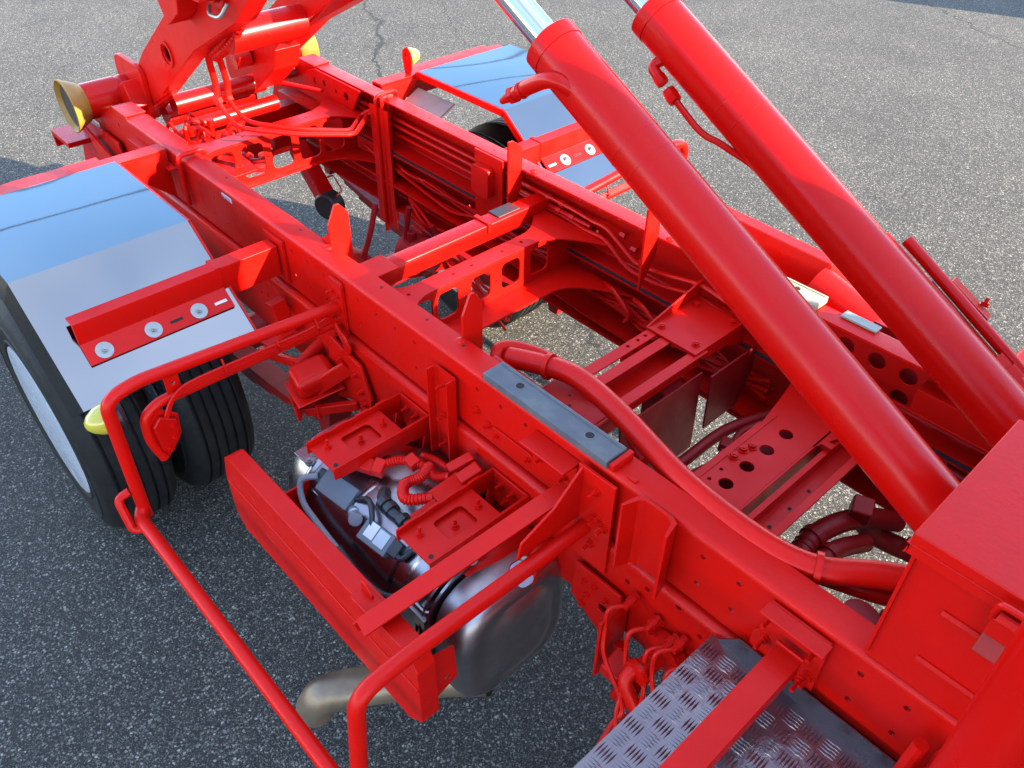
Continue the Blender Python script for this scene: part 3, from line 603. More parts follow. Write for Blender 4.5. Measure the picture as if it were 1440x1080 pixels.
# wear pads on the rails
def pad(x0, x1, y0, y1, m_, par, lab):
    m = MB(); m.box(x0, x1, y0, y1, .001, .021); p = m.build('wear_pad', m_, par, bevel=.002, label=lab)
    m = MB(); m.box(x0+.005, x1-.005, y1-.010, y1-.0085, .0211, .0225); m.build('pad_ridge', m_, p)
    for x in (x0+.09, x1-.075):
        q = (y0+y1)/2; r_ = MB(); r_.lathe([(.0100, 0), (.0100, .0004)], (x, q, .0209), (0, 0, 1), 16); r_.build('counterbore', HOLE, p)
        r_ = MB(); r_.lathe([(.0098, 0), (.0125, .0006), (.0112, .0016), (.0098, .0012)], (x, q, .0206), (0, 0, 1), 18, closed=True); r_.build('bore_rim', m_, p)
    return p
pad(.325, .70, -.004, .058, WOODG, RN, 'slate-grey wear pad on the near rail'); pad(.38, .68, .788, .85, WOODL, RF, 'pale worn wear pad on the far rail')
MB().box(.704, .716, .0, .062, .001, .018).build('pad_stop', RED, RN, bevel=.0015); MB().box(.316, .322, .0, .062, .001, .006).build('weld_bead', RED, RN)
MB().box(.735, .83, .822, .852, .001, .007).build('wear_strip', GALV, RF, bevel=.001)
MB().box(.745, .765, .01, .02, .0005, .004).build('weld_bead', RED, RN)

# ---- pair of support brackets over the silencer
def support(x0, x1, par=None):
    zt = -.236; yo = -.305; m = MB(); t = .006
    # side walls
    wall = [(-.014, zt), (yo, zt), (yo, zt-.036), (-.12, zt-.055), (-.05, zt-.14), (-.014, zt-.14)]
    hole = [(-.10, zt-.052), (-.045, zt-.105), (-.035, zt-.06)]
    m.prism(wall, 'x', x0, x0+t, [hole]); m.prism(wall, 'x', x1-t, x1, [hole])
    m.prism([(x0+t, -.014), (x1-t, -.014), (x1-t, -.02), (x0+t, -.02)], 'z', zt-.10, zt)
    b = m.build('support_bracket', RED, T, bevel=.0022)
    pl = MB(); pl.prism([(x0+t, yo+.004), (x1-t, yo+.004), (x1-t, -.09), (x0+t, -.09)], 'z', zt-.022, zt-.016, [rrect(x0+.028, x1-.032, -.225, -.14, .012)]); pl.build('top_plate', RED, b, bevel=.001)
    rc = MB(); rc.box(x0+.02, x1-.02, -.235, -.13, zt-.034, zt-.029); rc.build('recess_plate', RED, b)
    for k in range(4): w = MB(); w.bar((x0+.003, -.06-.062*k, zt+.001), (x0+.003, -.095-.062*k, zt+.001), .008, .005); w.build('weld_bead', RED, b, bevel=.002)
    for x, y, z in ((x0+.06, -.115, zt-.016), (x0+.062, -.185, zt-.029), (x0+.035, -.265, zt-.016)): bolt(b, (x, y, z), (0, 0, 1), RED, .0085, .016)
    for x in (x0+.035, x0+.075): bolt(b, (x, -.02, zt-.03), (0, -1, 0), RED, .008, .012)
    for x in (x0+.055, x0+.1): bolt(b, (x, -.02, zt-.07), (0, -1, 0), RED, .008, .012)
    MB().lathe([(.006, 0), (.006, .001)], (x1-.025, yo+.02, zt-.0158), (0, 0, 1), 10).build('flange_hole', HOLE, b)
    return b
support(.002, .128); support(.372, .498)

# ---- silencer under the brackets
def oval(n, ry, rz, y, z, e=2.6):
    out = []
    for k in range(n):
        a = 2*math.pi*k/n; c, s_ = math.cos(a), math.sin(a)
        out.append((y+ry*math.copysign(abs(c)**(2/e), c), z+rz*math.copysign(abs(s_)**(2/e), s_)))
    return out
def loft(secs, n=40):
    m = MB(); v = []; 
    for x, ry, rz, y, z in secs: v += [(x, a, b) for a, b in oval(n, ry, rz, y, z)]
    f = [(i*n+k, i*n+(k+1) % n, (i+1)*n+(k+1) % n, (i+1)*n+k) for i in range(len(secs)-1) for k in range(n)]
    f += [tuple(range(n-1, -1, -1)), tuple((len(secs)-1)*n+k for k in range(n))]
    return m.add(v, f)
SY, SZ = -.165, -.52
SI = loft([(-.135, .05, .06, SY, SZ), (-.13, .12, .14, SY, SZ), (-.105, .165, .185, SY, SZ), (-.06, .178, .2, SY, SZ), (.40, .178, .2, SY, SZ), (.405, .172, .194, SY, SZ), (.46, .172, .194, SY, SZ)]).build('silencer', STEEL, T, smooth=True, angle=30, label='bare steel exhaust silencer hung beneath two red brackets')
for x in (-.03, .15, .33): loft([(x, .180, .202, SY, SZ), (x+.006, .184, .206, SY, SZ), (x+.018, .184, .206, SY, SZ), (x+.024, .180, .202, SY, SZ)]).build('band_seam', STEEL, SI, smooth=True, angle=50)
# bulging end cap
CAPM = mat('cap_steel', (.42, .38, .39), .40, 1, bump=.06, bscale=7, rvar=.08, dirt=(.28, .24, .25), cscale=8)
def cap(secs, nm, m_):
    n = 48; m = MB(); v = []
    for x, ry, rz, y, z, e in secs: v += [(x, a, b) for a, b in oval(n, ry, rz, y, z, e)]
    f = [(i*n+k, i*n+(k+1) % n, (i+1)*n+(k+1) % n, (i+1)*n+k) for i in range(len(secs)-1) for k in range(n)]+[tuple(range(n-1, -1, -1)), tuple((len(secs)-1)*n+k for k in range(n))]
    m.add(v, f); return m.build(nm, m_, SI, smooth=True, angle=50)
cy, cz = SY+.012, SZ-.002
cap([(.515, .172, .188, cy, cz, 3.2), (.53, .175, .190, cy, cz, 3.2), (.575, .173, .188, cy, cz, 3.2), (.600, .165, .179, cy, cz, 3.4), (.612, .150, .164, cy, cz, 3.6), (.618, .132, .146, cy, cz, 3.6), (.613, .118, .132, cy, cz, 3.6), (.620, .10, .125, cy+.005, cz, 3.2), (.632, .06, .08, cy+.01, cz-.005, 2.6), (.634, .02, .03, cy+.01, cz-.005, 2.2)], 'end_cap', CAPM)
for p_ in (((.622, cy+.02, cz+.10), (.626, cy-.015, cz+.03), (.634, cy+.05, cz+.035)), ((.622, cy-.06, cz-.03), (.626, cy-.075, cz-.10), (.634, cy-.02, cz-.06))):
    q = MB(); a_, b_, c_ = [Vector(k) for k in p_]; q.add([a_, b_, c_, (a_+b_+c_)/3+Vector((.005, 0, 0))], [(0, 1, 3), (1, 2, 3), (2, 0, 3), (0, 2, 1)]); q.build('reflection_facet', STEEL, SI)  # raised facets stand in for bright reflections on the end cap
for x in (.485, .502): loft([(x, .196, .218, SY+.01, SZ-.01), (x+.006, .196, .218, SY+.01, SZ-.01)], 48).build('clamp_flange', STEEL, SI)
loft([(.46, .14, .16, SY, SZ), (.52, .14, .16, SY, SZ)]).build('neck', BLACK, SI, smooth=True, angle=40)
m = MB(); m.prism(rrect(-.03, .03, -.02, .02, .014), 'z', 0, .012); R_ = Euler((.35, .75, 0)).to_matrix(); m.v = [R_ @ v + Vector((.60, -.135, -.318)) for v in m.v]; m.build('name_tab', STEEL, SI, bevel=.003)
m = MB(); m.box(.42, .505, -.335, -.245, -.415, -.409); m.box(.42, .505, -.341, -.335, -.45, -.409); bk = m.build('lift_bracket', STEEL, SI, bevel=.002)
m = MB(); m.tube(fil([(.43, -.26, -.402), (.43, -.325, -.402), (.50, -.325, -.402), (.50, -.26, -.402)], .02), .006, 8); m.build('bracket_bead', STEEL, bk, smooth=True)
for x, y in ((.455, -.28), (.478, -.31)): bolt(bk, (x, y, -.409), (0, 0, 1), ZINC, .011, .008)
m = MB(); m.box(-.09, -.02, -.30, -.21, -.345, -.340); k_ = m.build('corner_plate', STEEL, SI, bevel=.002); bolt(k_, (-.05, -.26, -.34), (0, 0, 1), ZINC, .010, .005); bolt(k_, (-.03, -.29, -.34), (0, 0, 1), ZINC, .009, .005)
for x, y, z in ((.51, -.20, -.30), (.505, -.165, -.296), (.58, -.10, -.33)): bolt(SI, (x, y, z), (0, -.3, 1), ZINC, .011, .01)
m = MB(); m.tube(sm([(.50, -.215, -.38), (.50, -.12, -.365), (.505, -.03, -.38)], 6), .048, 24); m.build('inlet_pipe', RED, T, smooth=True)
m = MB(); m.lathe([(.06, 0), (.068, .01), (.068, .03), (.06, .04)], (.565, -.06, -.37), (1, .2, 0), 24); m.build('pipe_flange', RED, T, smooth=True, angle=35)
# recessed black liner and sensors on the silencer's outer shoulder
loft([(.00, .184, .21, SY-.004, SZ-.006), (.36, .184, .21, SY-.004, SZ-.006)]).build('heat_blanket', mat('tinted_steel', (.22, .20, .24), .3, 1, bump=.04, bscale=30, dirt=(.34, .30, .30), cscale=11), SI, smooth=True, angle=60)
loft([(.14, .186, .216, SY+.03, SZ-.003), (.36, .186, .216, SY+.03, SZ-.003)]).build('top_shell', STEEL, SI, smooth=True, angle=60)
def cube_rot(name, c, dims, rot, m_, par, bev=.003, lab=None):
    m = MB(); a, b, c_ = [d/2 for d in dims]; m.box(-a, a, -b, b, -c_, c_); R_ = Euler(rot).to_matrix(); m.v = [R_ @ v + Vector(c) for v in m.v]; return m.build(name, m_, par, bevel=bev, label=lab)
s1 = cube_rot('sensor_module', (.100, -.285, -.345), (.115, .062, .035), (.55, 0, .12), GREYB, SI, .004)
cube_rot('label_plate', (.108, -.306, -.340), (.022, .017, .001), (.55, 0, .12), WHITE, s1, 0)
s2 = cube_rot('sensor_module', (.285, -.300, -.350), (.095, .055, .035), (.55, 0, .12), GREYB, SI, .004)
cube_rot('label_plate', (.268, -.306, -.331), (.030, .038, .001), (.55, 0, .12), WHITE, s2, 0); cube_rot('label_plate', (.304, -.304, -.332), (.034, .038, .001), (.55, 0, .12), mat('label_grey', (.45, .47, .5), .5), s2, 0)
for sm_, x0 in ((s1, .055), (s2, .325)):
    cube_rot('plug', (x0-.02 if sm_ is s1 else x0+.02, -.29, -.345), (.03, .04, .03), (.55, 0, .1), BLACK, sm_, .004)
cube_rot('mount_plate', (.10, -.262, -.352), (.17, .12, .003), (.5, 0, .1), STEEL, SI, .001)
m = MB(); m.lathe([(.016, 0), (.016, .02), (.012, .022), (.012, .04), (.017, .04), (.017, .055), (0, .055)], (.165, -.29, -.36), (.8, -.4, .4), 16); m.build('probe', mat('probe_grey', (.35, .38, .42), .4, .6), SI, smooth=True, angle=30)
MB().tube(sm([(.03, -.30, -.335), (.0, -.335, -.35), (.03, -.355, -.39), (.10, -.36, -.41), (.2, -.365, -.42), (.30, -.37, -.42)], 6), .0085, 9).build('braided_cable', SLEEVE, SI, smooth=True)
for pts, r, m_ in (([(.16, -.275, -.335), (.20, -.265, -.31), (.235, -.28, -.315), (.26, -.30, -.335)], .007, BLACK), ([(.20, -.215, -.315), (.22, -.235, -.312), (.27, -.245, -.314), (.32, -.235, -.314), (.36, -.215, -.314)], .015, BLACK), ([(.33, -.29, -.34), (.37, -.30, -.345), (.38, -.27, -.33)], .007, BLACK),
                   ([(.20, -.365, -.41), (.3, -.37, -.42), (.38, -.36, -.42), (.42, -.33, -.41)], .01, BLACK)):
    MB().tube(sm(pts, 6), r, 10).build('sensor_cable', m_, SI, smooth=True)
for x in (.225, .25, .30, .34): m = MB(); m.lathe([(.02, 0), (.02, .018)], (x, -.24, -.313), (1, -.1, 0), 12); m.build('cable_clip', BLACK, SI)
# red hoses between the brackets
for pts, r in (([(.13, -.21, -.285), (.16, -.19, -.27), (.19, -.15, -.26), (.24, -.12, -.265), (.28, -.12, -.27), (.31, -.10, -.26)], .011), ([(.25, -.11, -.26), (.26, -.15, -.265), (.25, -.19, -.27), (.29, -.215, -.27), (.335, -.17, -.262)], .013),
               ([(.20, -.10, -.27), (.24, -.085, -.27), (.30, -.08, -.27), (.34, -.09, -.26)], .009)):
    p = sm(pts, 8); MB().tube(p, r, 12, rf=None).build('corrugated_hose', RED, SI, smooth=True)
    rr = MB()
    for k in range(2, len(p)-2):
        d_ = (p[k+1]-p[k-1]).normalized(); rr.lathe([(r, -.0022), (r+.002, 0), (r, .0022)], p[k], d_, 12)
    o = rr.build('hose_ribs', RED, SI, smooth=True); o['kind'] = 'stuff'
cube_rot('connector_block', (.125, -.215, -.283), (.05, .035, .03), (.3, .1, .5), RED, SI, .004); cube_rot('connector_block', (.16, -.20, -.275), (.03, .04, .034), (.3, .1, .5), RED, SI, .004)
cube_rot('connector_block', (.21, -.135, -.262), (.035, .03, .03), (.2, .1, 0), RED, SI, .004)
cube_rot('connector_tray', (.345, -.13, -.255), (.055, .085, .004), (0, .1, .05), RED, SI, .001); cube_rot('connector_tray', (.355, -.20, -.265), (.03, .09, .004), (0, .5, .05), RED, SI, .001)
cube_rot('connector_block', (.30, -.055, -.255), (.03, .07, .028), (.3, 0, -.3), RED, SI, .005); cube_rot('connector_block', (.345, -.065, -.25), (.035, .06, .03), (.3, 0, -.2), RED, SI, .005)

# ---- red heat shield outboard of the silencer
m = MB(); yo, yi = -.462, -.415
def shield_face():
    P = [(-.115, -.272), (-.135, -.285), (-.158, -.36), (-.158, -.50), (-.12, -.545), (.60, -.545), (.648, -.50), (.648, -.31), (.628, -.278), (.60, -.272)]
    return P
m.prism(shield_face(), 'y', yo, yi, [rrect(x-.022, x+.022, z-.016, z+.016, .012) for x, z in ((-.02, -.32), (.035, -.43), (.545, -.31), (.513, -.465))])
HS = m.build('heat_shield', RED, T, bevel=.009, seg=3, label='long red box-shaped heat shield with a pressed groove')
for x, z in ((-.02, -.32), (.035, -.43), (.545, -.31), (.513, -.465)):
    q = MB(); q.lathe([(.030, .0), (.024, .004), (.012, .016), (0, .018)], (x, yo+.001, z), (0, 1, 0), 20); q.build('dimple', RED, HS, smooth=True); bolt(HS, (x, yo+.018, z), (0, -1, 0), RED, .008, .003)
q = MB(); q.prism([(-.15, -.372), (.645, -.372), (.645, -.380), (-.15, -.380)], 'y', yo-.003, yo+.001); q.build('pressed_bead', RED, HS, bevel=.002)
for x in (.0,): q = MB(); q.box(x, x+.006, -.415, -.20, -.46, -.36); q.build('shield_stay', RED, HS, bevel=.001)
q = MB(); q.prism([(-.416, -.33), (-.35, -.35), (-.345, -.47), (-.416, -.50)], 'x', .620, .626, [circ(-.372, -.45, .008)]); q.build('end_plate', RED, HS, bevel=.002)
# clip
q = MB(); q.prism([(.43, -.272), (.47, -.272), (.47, -.255), (.445, -.235), (.43, -.24)], 'y', -.44, -.434); q.prism([(.465, -.272), (.52, -.272), (.52, -.252), (.465, -.252)], 'y', -.474, -.468); q.box(.43, .50, -.47, -.425, -.2715, -.266); q.build('shield_clip', RED, HS, bevel=.002)
# ---- flat stay from the rail to the shield
a = Vector((.612, -.012, -.115)); b = Vector((.515, -.500, -.258)); q = MB(); q.bar(a, b, .046, .006); st_ = q.build('flat_stay', RED, T, bevel=.0012)
q = MB(); q.bar(a+Vector((-.019, 0, -.018)), b+Vector((-.019, 0, -.018)), .005, .034); q.build('stay_lip', RED, st_, bevel=.001)
# exhaust tail pipe
p = sm([(.56, -.20, -.72), (.45, -.29, -.765), (.37, -.385, -.785), (.31, -.465, -.795), (.272, -.515, -.82), (.256, -.538, -.865), (.254, -.540, -.885)], 8)
q = MB(); q.tube(p, .050, 28, caps=False); q.tube(p, .0465, 28, caps=False); q.build('tail_pipe', EXH, T, smooth=True, label='heat-tinted bent tail pipe')

# ---- air valve and brake pipes by the near rail
q = MB(); q.prism([(.668, -.30), (.80, -.30), (.815, -.33), (.815, -.46), (.79, -.50), (.66, -.42)], 'y', -.022, -.030, [rrect(.745, .775, -.40, -.375, .008)]); vb = q.build('valve_bracket', RED, T, bevel=.002)
for x, z in ((.70, -.34), (.71, -.38), (.73, -.33), (.765, -.345), (.70, -.42), (.77, -.44)): bolt(vb, (x, -.03, z), (0, -1, 0), RED, .007, .008)
q = MB(); q.box(.812, .820, -.11, -.02, -.50, -.30); q.build('bracket_lip', RED, vb, bevel=.002)
VX = [(.835, -.265), (.895, -.28), (.945, -.29), (.965, -.275), (1.0, -.30)]
ends = [(.93, -.18, -.47), (.945, -.19, -.48), (.95, -.17, -.50), (.96, -.18, -.51), (.96, -.20, -.50)]
for k, ((x, z), e) in enumerate(zip(VX, ends)):
    f_ = MB(); f_.lathe([(.009, 0), (.009, .012), (.012, .012), (.012, .026), (.008, .026), (.008, .04)], (x, -.02, z), (0, -1, -.15), 8); f_.build('pipe_fitting', RED, vb)
    pp = sm([(x, -.05, z-.005), (x-.02, -.085, z-.01), (x-.012, -.10, z-.06), (x+.01, -.12, z-.11), (e[0]-.02*(k % 2), e[1]+.03, e[2]+.04), e, (e[0], e[1]-.07, e[2]-.09), (e[0]-.01, e[1]-.16, e[2]-.2)], 6)
    MB().tube(pp, .0052, 8).build('brake_pipe', RED, vb, smooth=True)
q = MB(); q.lathe([(.045, 0), (.05, .012), (.05, .03), (.022, .035), (.022, .09), (.03, .09), (.03, .10)], (.935, -.015, -.345), (-.1, -1, -.1), 28); q.build('valve_body', RED, vb, smooth=True, angle=35)
q = MB(); q.tube(fil([(.915, -.09, -.35), (.905, -.13, -.38), (.96, -.13, -.45), (1.0, -.08, -.46)], .04), .016, 12); q.build('valve_body', RED, vb, smooth=True)
cube_rot('valve_body', (.86, -.09, -.43), (.05, .06, .05), (.2, .2, .1), RED, vb, .006); cube_rot('valve_body', (.99, -.07, -.46), (.08, .07, .06), (.2, .3, .1), RED, vb, .008); cube_rot('valve_body', (.90, -.10, -.47), (.05, .05, .05), (.1, .3, .3), RED, vb, .008)
for y_, z_ in ((-.06, -.40),): q = MB(); q.lathe([(.014, 0), (.014, .03), (.018, .03), (.018, .05)], (.84, y_, z_), (.3, -.2, -1), 8); q.build('pipe_fitting', RED, vb)

# ---- axle torque arm casting / air bag at the near rail
kn = cube_rot('spring_bracket', (-.315, -.098, -.335), (.105, .125, .075), (.12, .05, -.2), RED, T, .026); cube_rot('cover_flange', (-.315, -.098, -.372), (.125, .145, .012), (.12, .05, -.2), RED, kn, .006)
q = MB(); q.prism([(-.30, -.215), (-.16, -.24), (-.12, -.34), (-.14, -.44), (-.22, -.40), (-.30, -.44), (-.36, -.42)], 'y', -.022, -.034); q.build('bracket_plate', RED, kn, bevel=.004)
q = MB(); q.bar((-.19, -.034, -.40), (-.30, -.15, -.43), .02, .03); q.bar((-.22, -.034, -.28), (-.285, -.12, -.355), .012, .05); q.build('bracket_rib', RED, kn, bevel=.004)
for x, z in ((-.25, -.26), (-.18, -.28), (-.16, -.33), (-.15, -.37), (-.17, -.42)): bolt(kn, (x, -.034, z), (0, -1, 0), RED, .009, .008)
for x, y in ((-.36, -.15), (-.30, -.17), (-.27, -.12)): q = MB(); q.lathe([(.011, -.03), (.011, .0), (.007, .0), (.007, .02)], (x, y, -.43), (0, 0, -1), 8); q.build('mount_nut', RED, kn)
q = MB(); q.tube([(-.42, .05, -.30), (-.38, -.10, -.33), (-.62, -.10, -.42)], .02, 10); q.build('stabiliser_bar', RED, kn, smooth=True)
for k in range(3): MB().tube(sm([(-.262, -.03, -.15-.01*k), (-.235+.01*k, -.035, -.17), (-.225+.01*k, -.03, -.215), (-.25, -.03, -.25)], 6), .006, 8).build('cable', RED, kn, smooth=True)
cube_rot('bracket_foot', (-.52, -.10, -.30), (.10, .09, .008), (.1, -.2, 0), RED, kn, .002); cube_rot('bracket_foot', (-.56, -.05, -.25), (.04, .05, .06), (.1, -.2, 0), RED, kn, .004)
q = MB(); q.tube([(-.68, .0, -.235), (-.50, .0-.02, -.30)], .016, 10); q.build('stabiliser_bar', RED, kn, smooth=True)

# ---- step plate
sx0, sx1, sy0, sy1, sz = 1.020, 1.75, -.66, -.022, -.196
q = MB(); q.box(sx0, sx1, sy0, sy1, sz-.004, sz); SP = q.build('step_plate', CHECK, T, label='chequered aluminium step plate')
q = MB(); q.add([(sx0+.012, sy1, sz), (sx1, sy1, sz), (sx1, sy1+.003, sz+.036), (sx0+.05, sy1+.003, sz+.040), (sx0+.012, sy1-.003, sz), (sx1, sy1-.003, sz), (sx1, sy1, sz+.036), (sx0+.05, sy1, sz+.040)], [(0, 1, 2, 3), (7, 6, 5, 4), (0, 4, 5, 1), (1, 5, 6, 2), (2, 6, 7, 3), (3, 7, 4, 0)]); q.build('raised_lip', CHECK, SP)
q = MB(); q.box(sx0-.003, sx0, sy0, sy1, sz-.035, sz-.0045); q.build('folded_edge', CHECK, SP)
q = MB(); cs = .0365; nx_ = int((sx1-sx0)/cs); ny_ = int((sy1-sy0)/cs)
for i in range(nx_):
    for j in range(ny_):
        cx = sx0+cs*(i+.5); cy = sy0+cs*(j+.5)
        for k in range(5):
            o_ = (k-2)*.0068; L_ = .0168; w_ = .0023; hh = .0021
            if (i+j) % 2: e = [(cx-L_, cy+o_), (cx, cy+o_-w_), (cx+L_, cy+o_), (cx, cy+o_+w_)]; r_ = [(cx-L_*.45, cy+o_), (cx+L_*.45, cy+o_)]
            else: e = [(cx+o_, cy-L_), (cx+o_+w_, cy), (cx+o_, cy+L_), (cx+o_-w_, cy)]; r_ = [(cx+o_, cy-L_*.45), (cx+o_, cy+L_*.45)]
            q.add([(*p_, sz) for p_ in e]+[(*p_, sz+hh) for p_ in r_], [(0, 1, 5, 4), (1, 2, 5), (2, 3, 4, 5), (3, 0, 4)])
me = bpy.data.meshes.new('tread_pattern'); me.from_pydata([tuple(v) for v in q.v], [], q.f); me.materials.append(CHECK); tp = bpy.data.objects.new('tread_pattern', me); COL.objects.link(tp); tp.parent = SP; tp['kind'] = 'stuff'
# strut with flanged plate over the step
a = Vector((1.165, -.03, -.082)); b = Vector((1.165, -.62, -.095)); q = MB(); q.bar(a, b, .052, .008); s3 = q.build('step_strut', RED, T, bevel=.0015)
q = MB(); q.bar(a+Vector((.022, 0, -.02)), b+Vector((.022, 0, -.02)), .006, .036); q.build('strut_lip', RED, s3, bevel=.001)
q = MB(); q.prism([(1.098, -.018), (1.218, -.018), (1.218, -.16), (1.19, -.20), (1.15, -.20), (1.085, -.165), (1.085, -.12), (1.098, -.10)], 'y', -.003, -.012); q.prism([(-.012, -.014), (-.045, -.014), (-.045, -.020), (-.012, -.020)], 'x', 1.098, 1.222); q.build('flange_plate', RED, s3, bevel=.002)
for x, z in ((1.11, -.05), (1.20, -.05), (1.11, -.115), (1.205, -.125), (1.195, -.15)): bolt(s3, (x, -.012, z), (0, -1, 0), RED, .009, .022)
q = MB(); q.bar((1.137, -.028, -.076), (1.193, -.028, -.076), .008, .008); q.build('weld_bead', RED, s3, bevel=.003)
# front lower bracket
q = MB(); q.prism(rrect(1.42, 1.60, -.20, -.045, .03), 'y', -.10, -.012); q.build('mount_box', RED, T, bevel=.006)
q = MB(); q.tube([(1.40, -.05, -.03), (1.395, -.06, -.20)], .012, 10); q.build('edge_tube', RED, T, smooth=True)

# ---- tool box on the frame
q = MB(); q.box(1.262, 2.1, .0015, .335, .001, .288); TB = q.build('tool_box', RED, T, bevel=.006, label='red steel tool box with a hinged lid')
q = MB(); q.box(1.252, 2.11, -.008, .345, .282, .304); q.box(1.252, 2.11, -.008, -.003, .262, .283); q.box(1.252, 1.257, -.008, .345, .262, .283); q.build('lid', RED, TB, bevel=.004)
for (xa, za), (xb, zb) in (((1.33, .19), (1.52, .19)), ((1.33, .075), (1.56, .075))): q = MB(); q.tube([(xa, .0, za), (xb, .0, zb)], .006, 10); q.build('pressed_bead', RED, TB, smooth=True)
q = MB(); q.box(1.262, 1.268, -.004, .002, .02, .26); q.build('corner_seam', RED, TB, bevel=.001)
q = MB(); q.box(1.385, 1.455, -.024, -.010, .225, .262); q.build('latch', RED, TB, bevel=.003)
lt = MB(); lt.tube(fil([(1.385, -.018, .255), (1.385, -.03, .298), (1.455, -.03, .298), (1.455, -.018, .255)], .012), .005, 8); lt.build('latch_wire', RED, TB, smooth=True)
lt = MB(); lt.tube([(1.39, -.026, .27), (1.45, -.026, .27)], .008, 10); lt.build('latch_roller', RED, TB, smooth=True)
cube_rot('latch_tongue', (1.415, -.022, .207), (.06, .006, .035), (-.4, 0, 0), REDD, TB, .002)
q = MB(); q.box(1.30, 1.32, .10, .22, -.19, .0); q.box(1.36, 2.3, .066, .60, -.03, -.024); q.build('box_floor', RED, TB, bevel=.002)
# thick tube in the foreground
pa = Vector((1.460,-0.300,0.300)); pb = Vector((1.453,-0.300,0.569)); d_ = (pb-pa).normalized()
q = MB(); q.tube([pa-d_*.5, pb+d_*.25], .036, 28); q.build('grab_tube', REDG, T, smooth=True)

# ---- conduit hoses along the near rail
hp = [(0.276,0.122,-0.030),(0.354,0.150,-0.020),(0.450,0.170,-0.010),(0.596,0.152,-0.010),(0.816,0.097,-0.010),(1.004,0.082,-0.010),(1.117,0.106,-0.010),(1.223,0.184,0.000)]
hp.append((hp[-1][0]+.25, hp[-1][1]+.16, 0)); P_ = sm(hp, 8)
q = MB(); q.tube(P_, .0255, 22); mh = q.build('hydraulic_hose', RED, T, smooth=True, label='thick red hydraulic hose along the near rail')
q = MB(); q.lathe([(0, -.012), (.016, -.010), (.026, 0)], P_[0], P_[1]-P_[0], 18); q.build('hose_end', REDG, mh, smooth=True)
for i in (10, 48): 
    d_ = (P_[i+1]-P_[i-1]).normalized(); q = MB(); q.lathe([(.0275, -.006), (.032, -.006), (.032, .006), (.0275, .006)], P_[i], d_, 24, closed=True); q.build('hose_clamp', RED, mh, smooth=True, angle=30)
MB().tube(sm([(P_[0].x-.0, P_[0].y-.045, -.04), (P_[0].x-.03, P_[0].y+.0, -.02), (P_[0].x+.02, P_[0].y+.055, -.03), (P_[0].x+.12, P_[0].y+.09, -.05), (P_[0].x+.25, P_[0].y+.10, -.08), (P_[0].x+.4, P_[0].y+.04, -.11)], 8), .016, 14).build('return_hose', RED, mh, smooth=True)
q = MB(); q.tube([(P_[0].x-.01, P_[0].y-.045, -.03), (P_[0].x+.10, P_[0].y-.03, -.05), (P_[0].x+.3, P_[0].y-.01, -.09)], .022, 14); q.build('return_hose', REDG, mh, smooth=True)
MB().tube(sm([(1.067,0.108,-0.050),(1.138,0.138,-0.050),(1.207,0.168,-0.050),(1.270,0.204,-0.050)], 6), .017, 14).build('return_hose', REDG, mh, smooth=True)
# small valve cover behind the pad
q = MB(); q.prism([(.365, .118), (.54, .130), (.535, .235), (.36, .245)], 'z', -.15, -.082); vc = q.build('valve_cover', RED, T, bevel=.003)
q = MB(); q.tube([(.385, .225, -.080), (.52, .222, -.080)], .003, 6); q.tube([(.52, .222, -.08), (.545, .19, -.083), (.545, .14, -.083)], .004, 6); q.build('cover_bead', RED, vc, smooth=True)
for x, y in ((.43, .175), (.455, .15)): MB().lathe([(.004, 0), (.004, .0008)], (x, y, -.0818), (0, 0, 1), 8).build('cover_hole', HOLE, vc)
q = MB(); q.lathe([(.008, 0), (.008, .01), (.004, .01), (.004, .028)], (.415, .105, -.08), (0, .1, 1), 8); q.build('grease_nipple', RED, vc)
MB().box(.30, .60, .05, .12, -.105, -.09).build('cover_base', RED, vc, bevel=.002)

# ---- crosswise assembly in front of the arch
q = MB(); q.prism([(.352, .075), (.384, .075), (.384, .56), (.372, .70), (.40, .78), (.33, .78), (.338, .70), (.352, .56)], 'z', -.124, -.119, [circ(.366, y, .0055, 8) for y in (.46, .50, .53, .56, .59, .62)]); q.build('perforated_strap', RED, T, bevel=.0008)
q = MB(); q.prism([(.398, -.119), (.430, -.119), (.430, -.124), (.404, -.124), (.404, -.170), (.495, -.170), (.495, -.124), (.490, -.124), (.490, -.119), (.520, -.119), (.520, -.124), (.501, -.124), (.501, -.176), (.398, -.176)], 'y', .055, .60); q.build('cross_channel', RED, T, bevel=.001)
q = MB(); q.box(.352, .512, .555, .785, -.118, -.112); q.add([(.352, .555, -.112), (.352, .785, -.112), (.352, .785, -.06), (.352, .60, -.10), (.346, .555, -.112), (.346, .785, -.112), (.346, .785, -.06), (.346, .60, -.10)], [(0, 1, 2, 3), (4, 5, 6, 7), (0, 1, 5, 4), (1, 2, 6, 5), (2, 3, 7, 6), (3, 0, 4, 7)])
q.prism([(.555, -.118), (.785, -.118), (.785, -.20), (.70, -.155), (.60, -.15)], 'x', .506, .512); tp_ = q.build('top_plate', RED, T, bevel=.001)
for x, y in ((.375, .585), (.375, .735), (.485, .59), (.49, .74)): bolt(tp_, (x, y, -.112), (0, 0, 1), RED, .009, .002)
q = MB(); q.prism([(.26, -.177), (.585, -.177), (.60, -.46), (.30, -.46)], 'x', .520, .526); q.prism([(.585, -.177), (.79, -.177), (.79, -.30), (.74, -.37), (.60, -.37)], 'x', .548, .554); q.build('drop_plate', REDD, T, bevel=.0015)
q = MB(); q.box(.44, .52, .45, .53, -.50, -.19); q.build('gearbox_mount', REDD, T, bevel=.006)
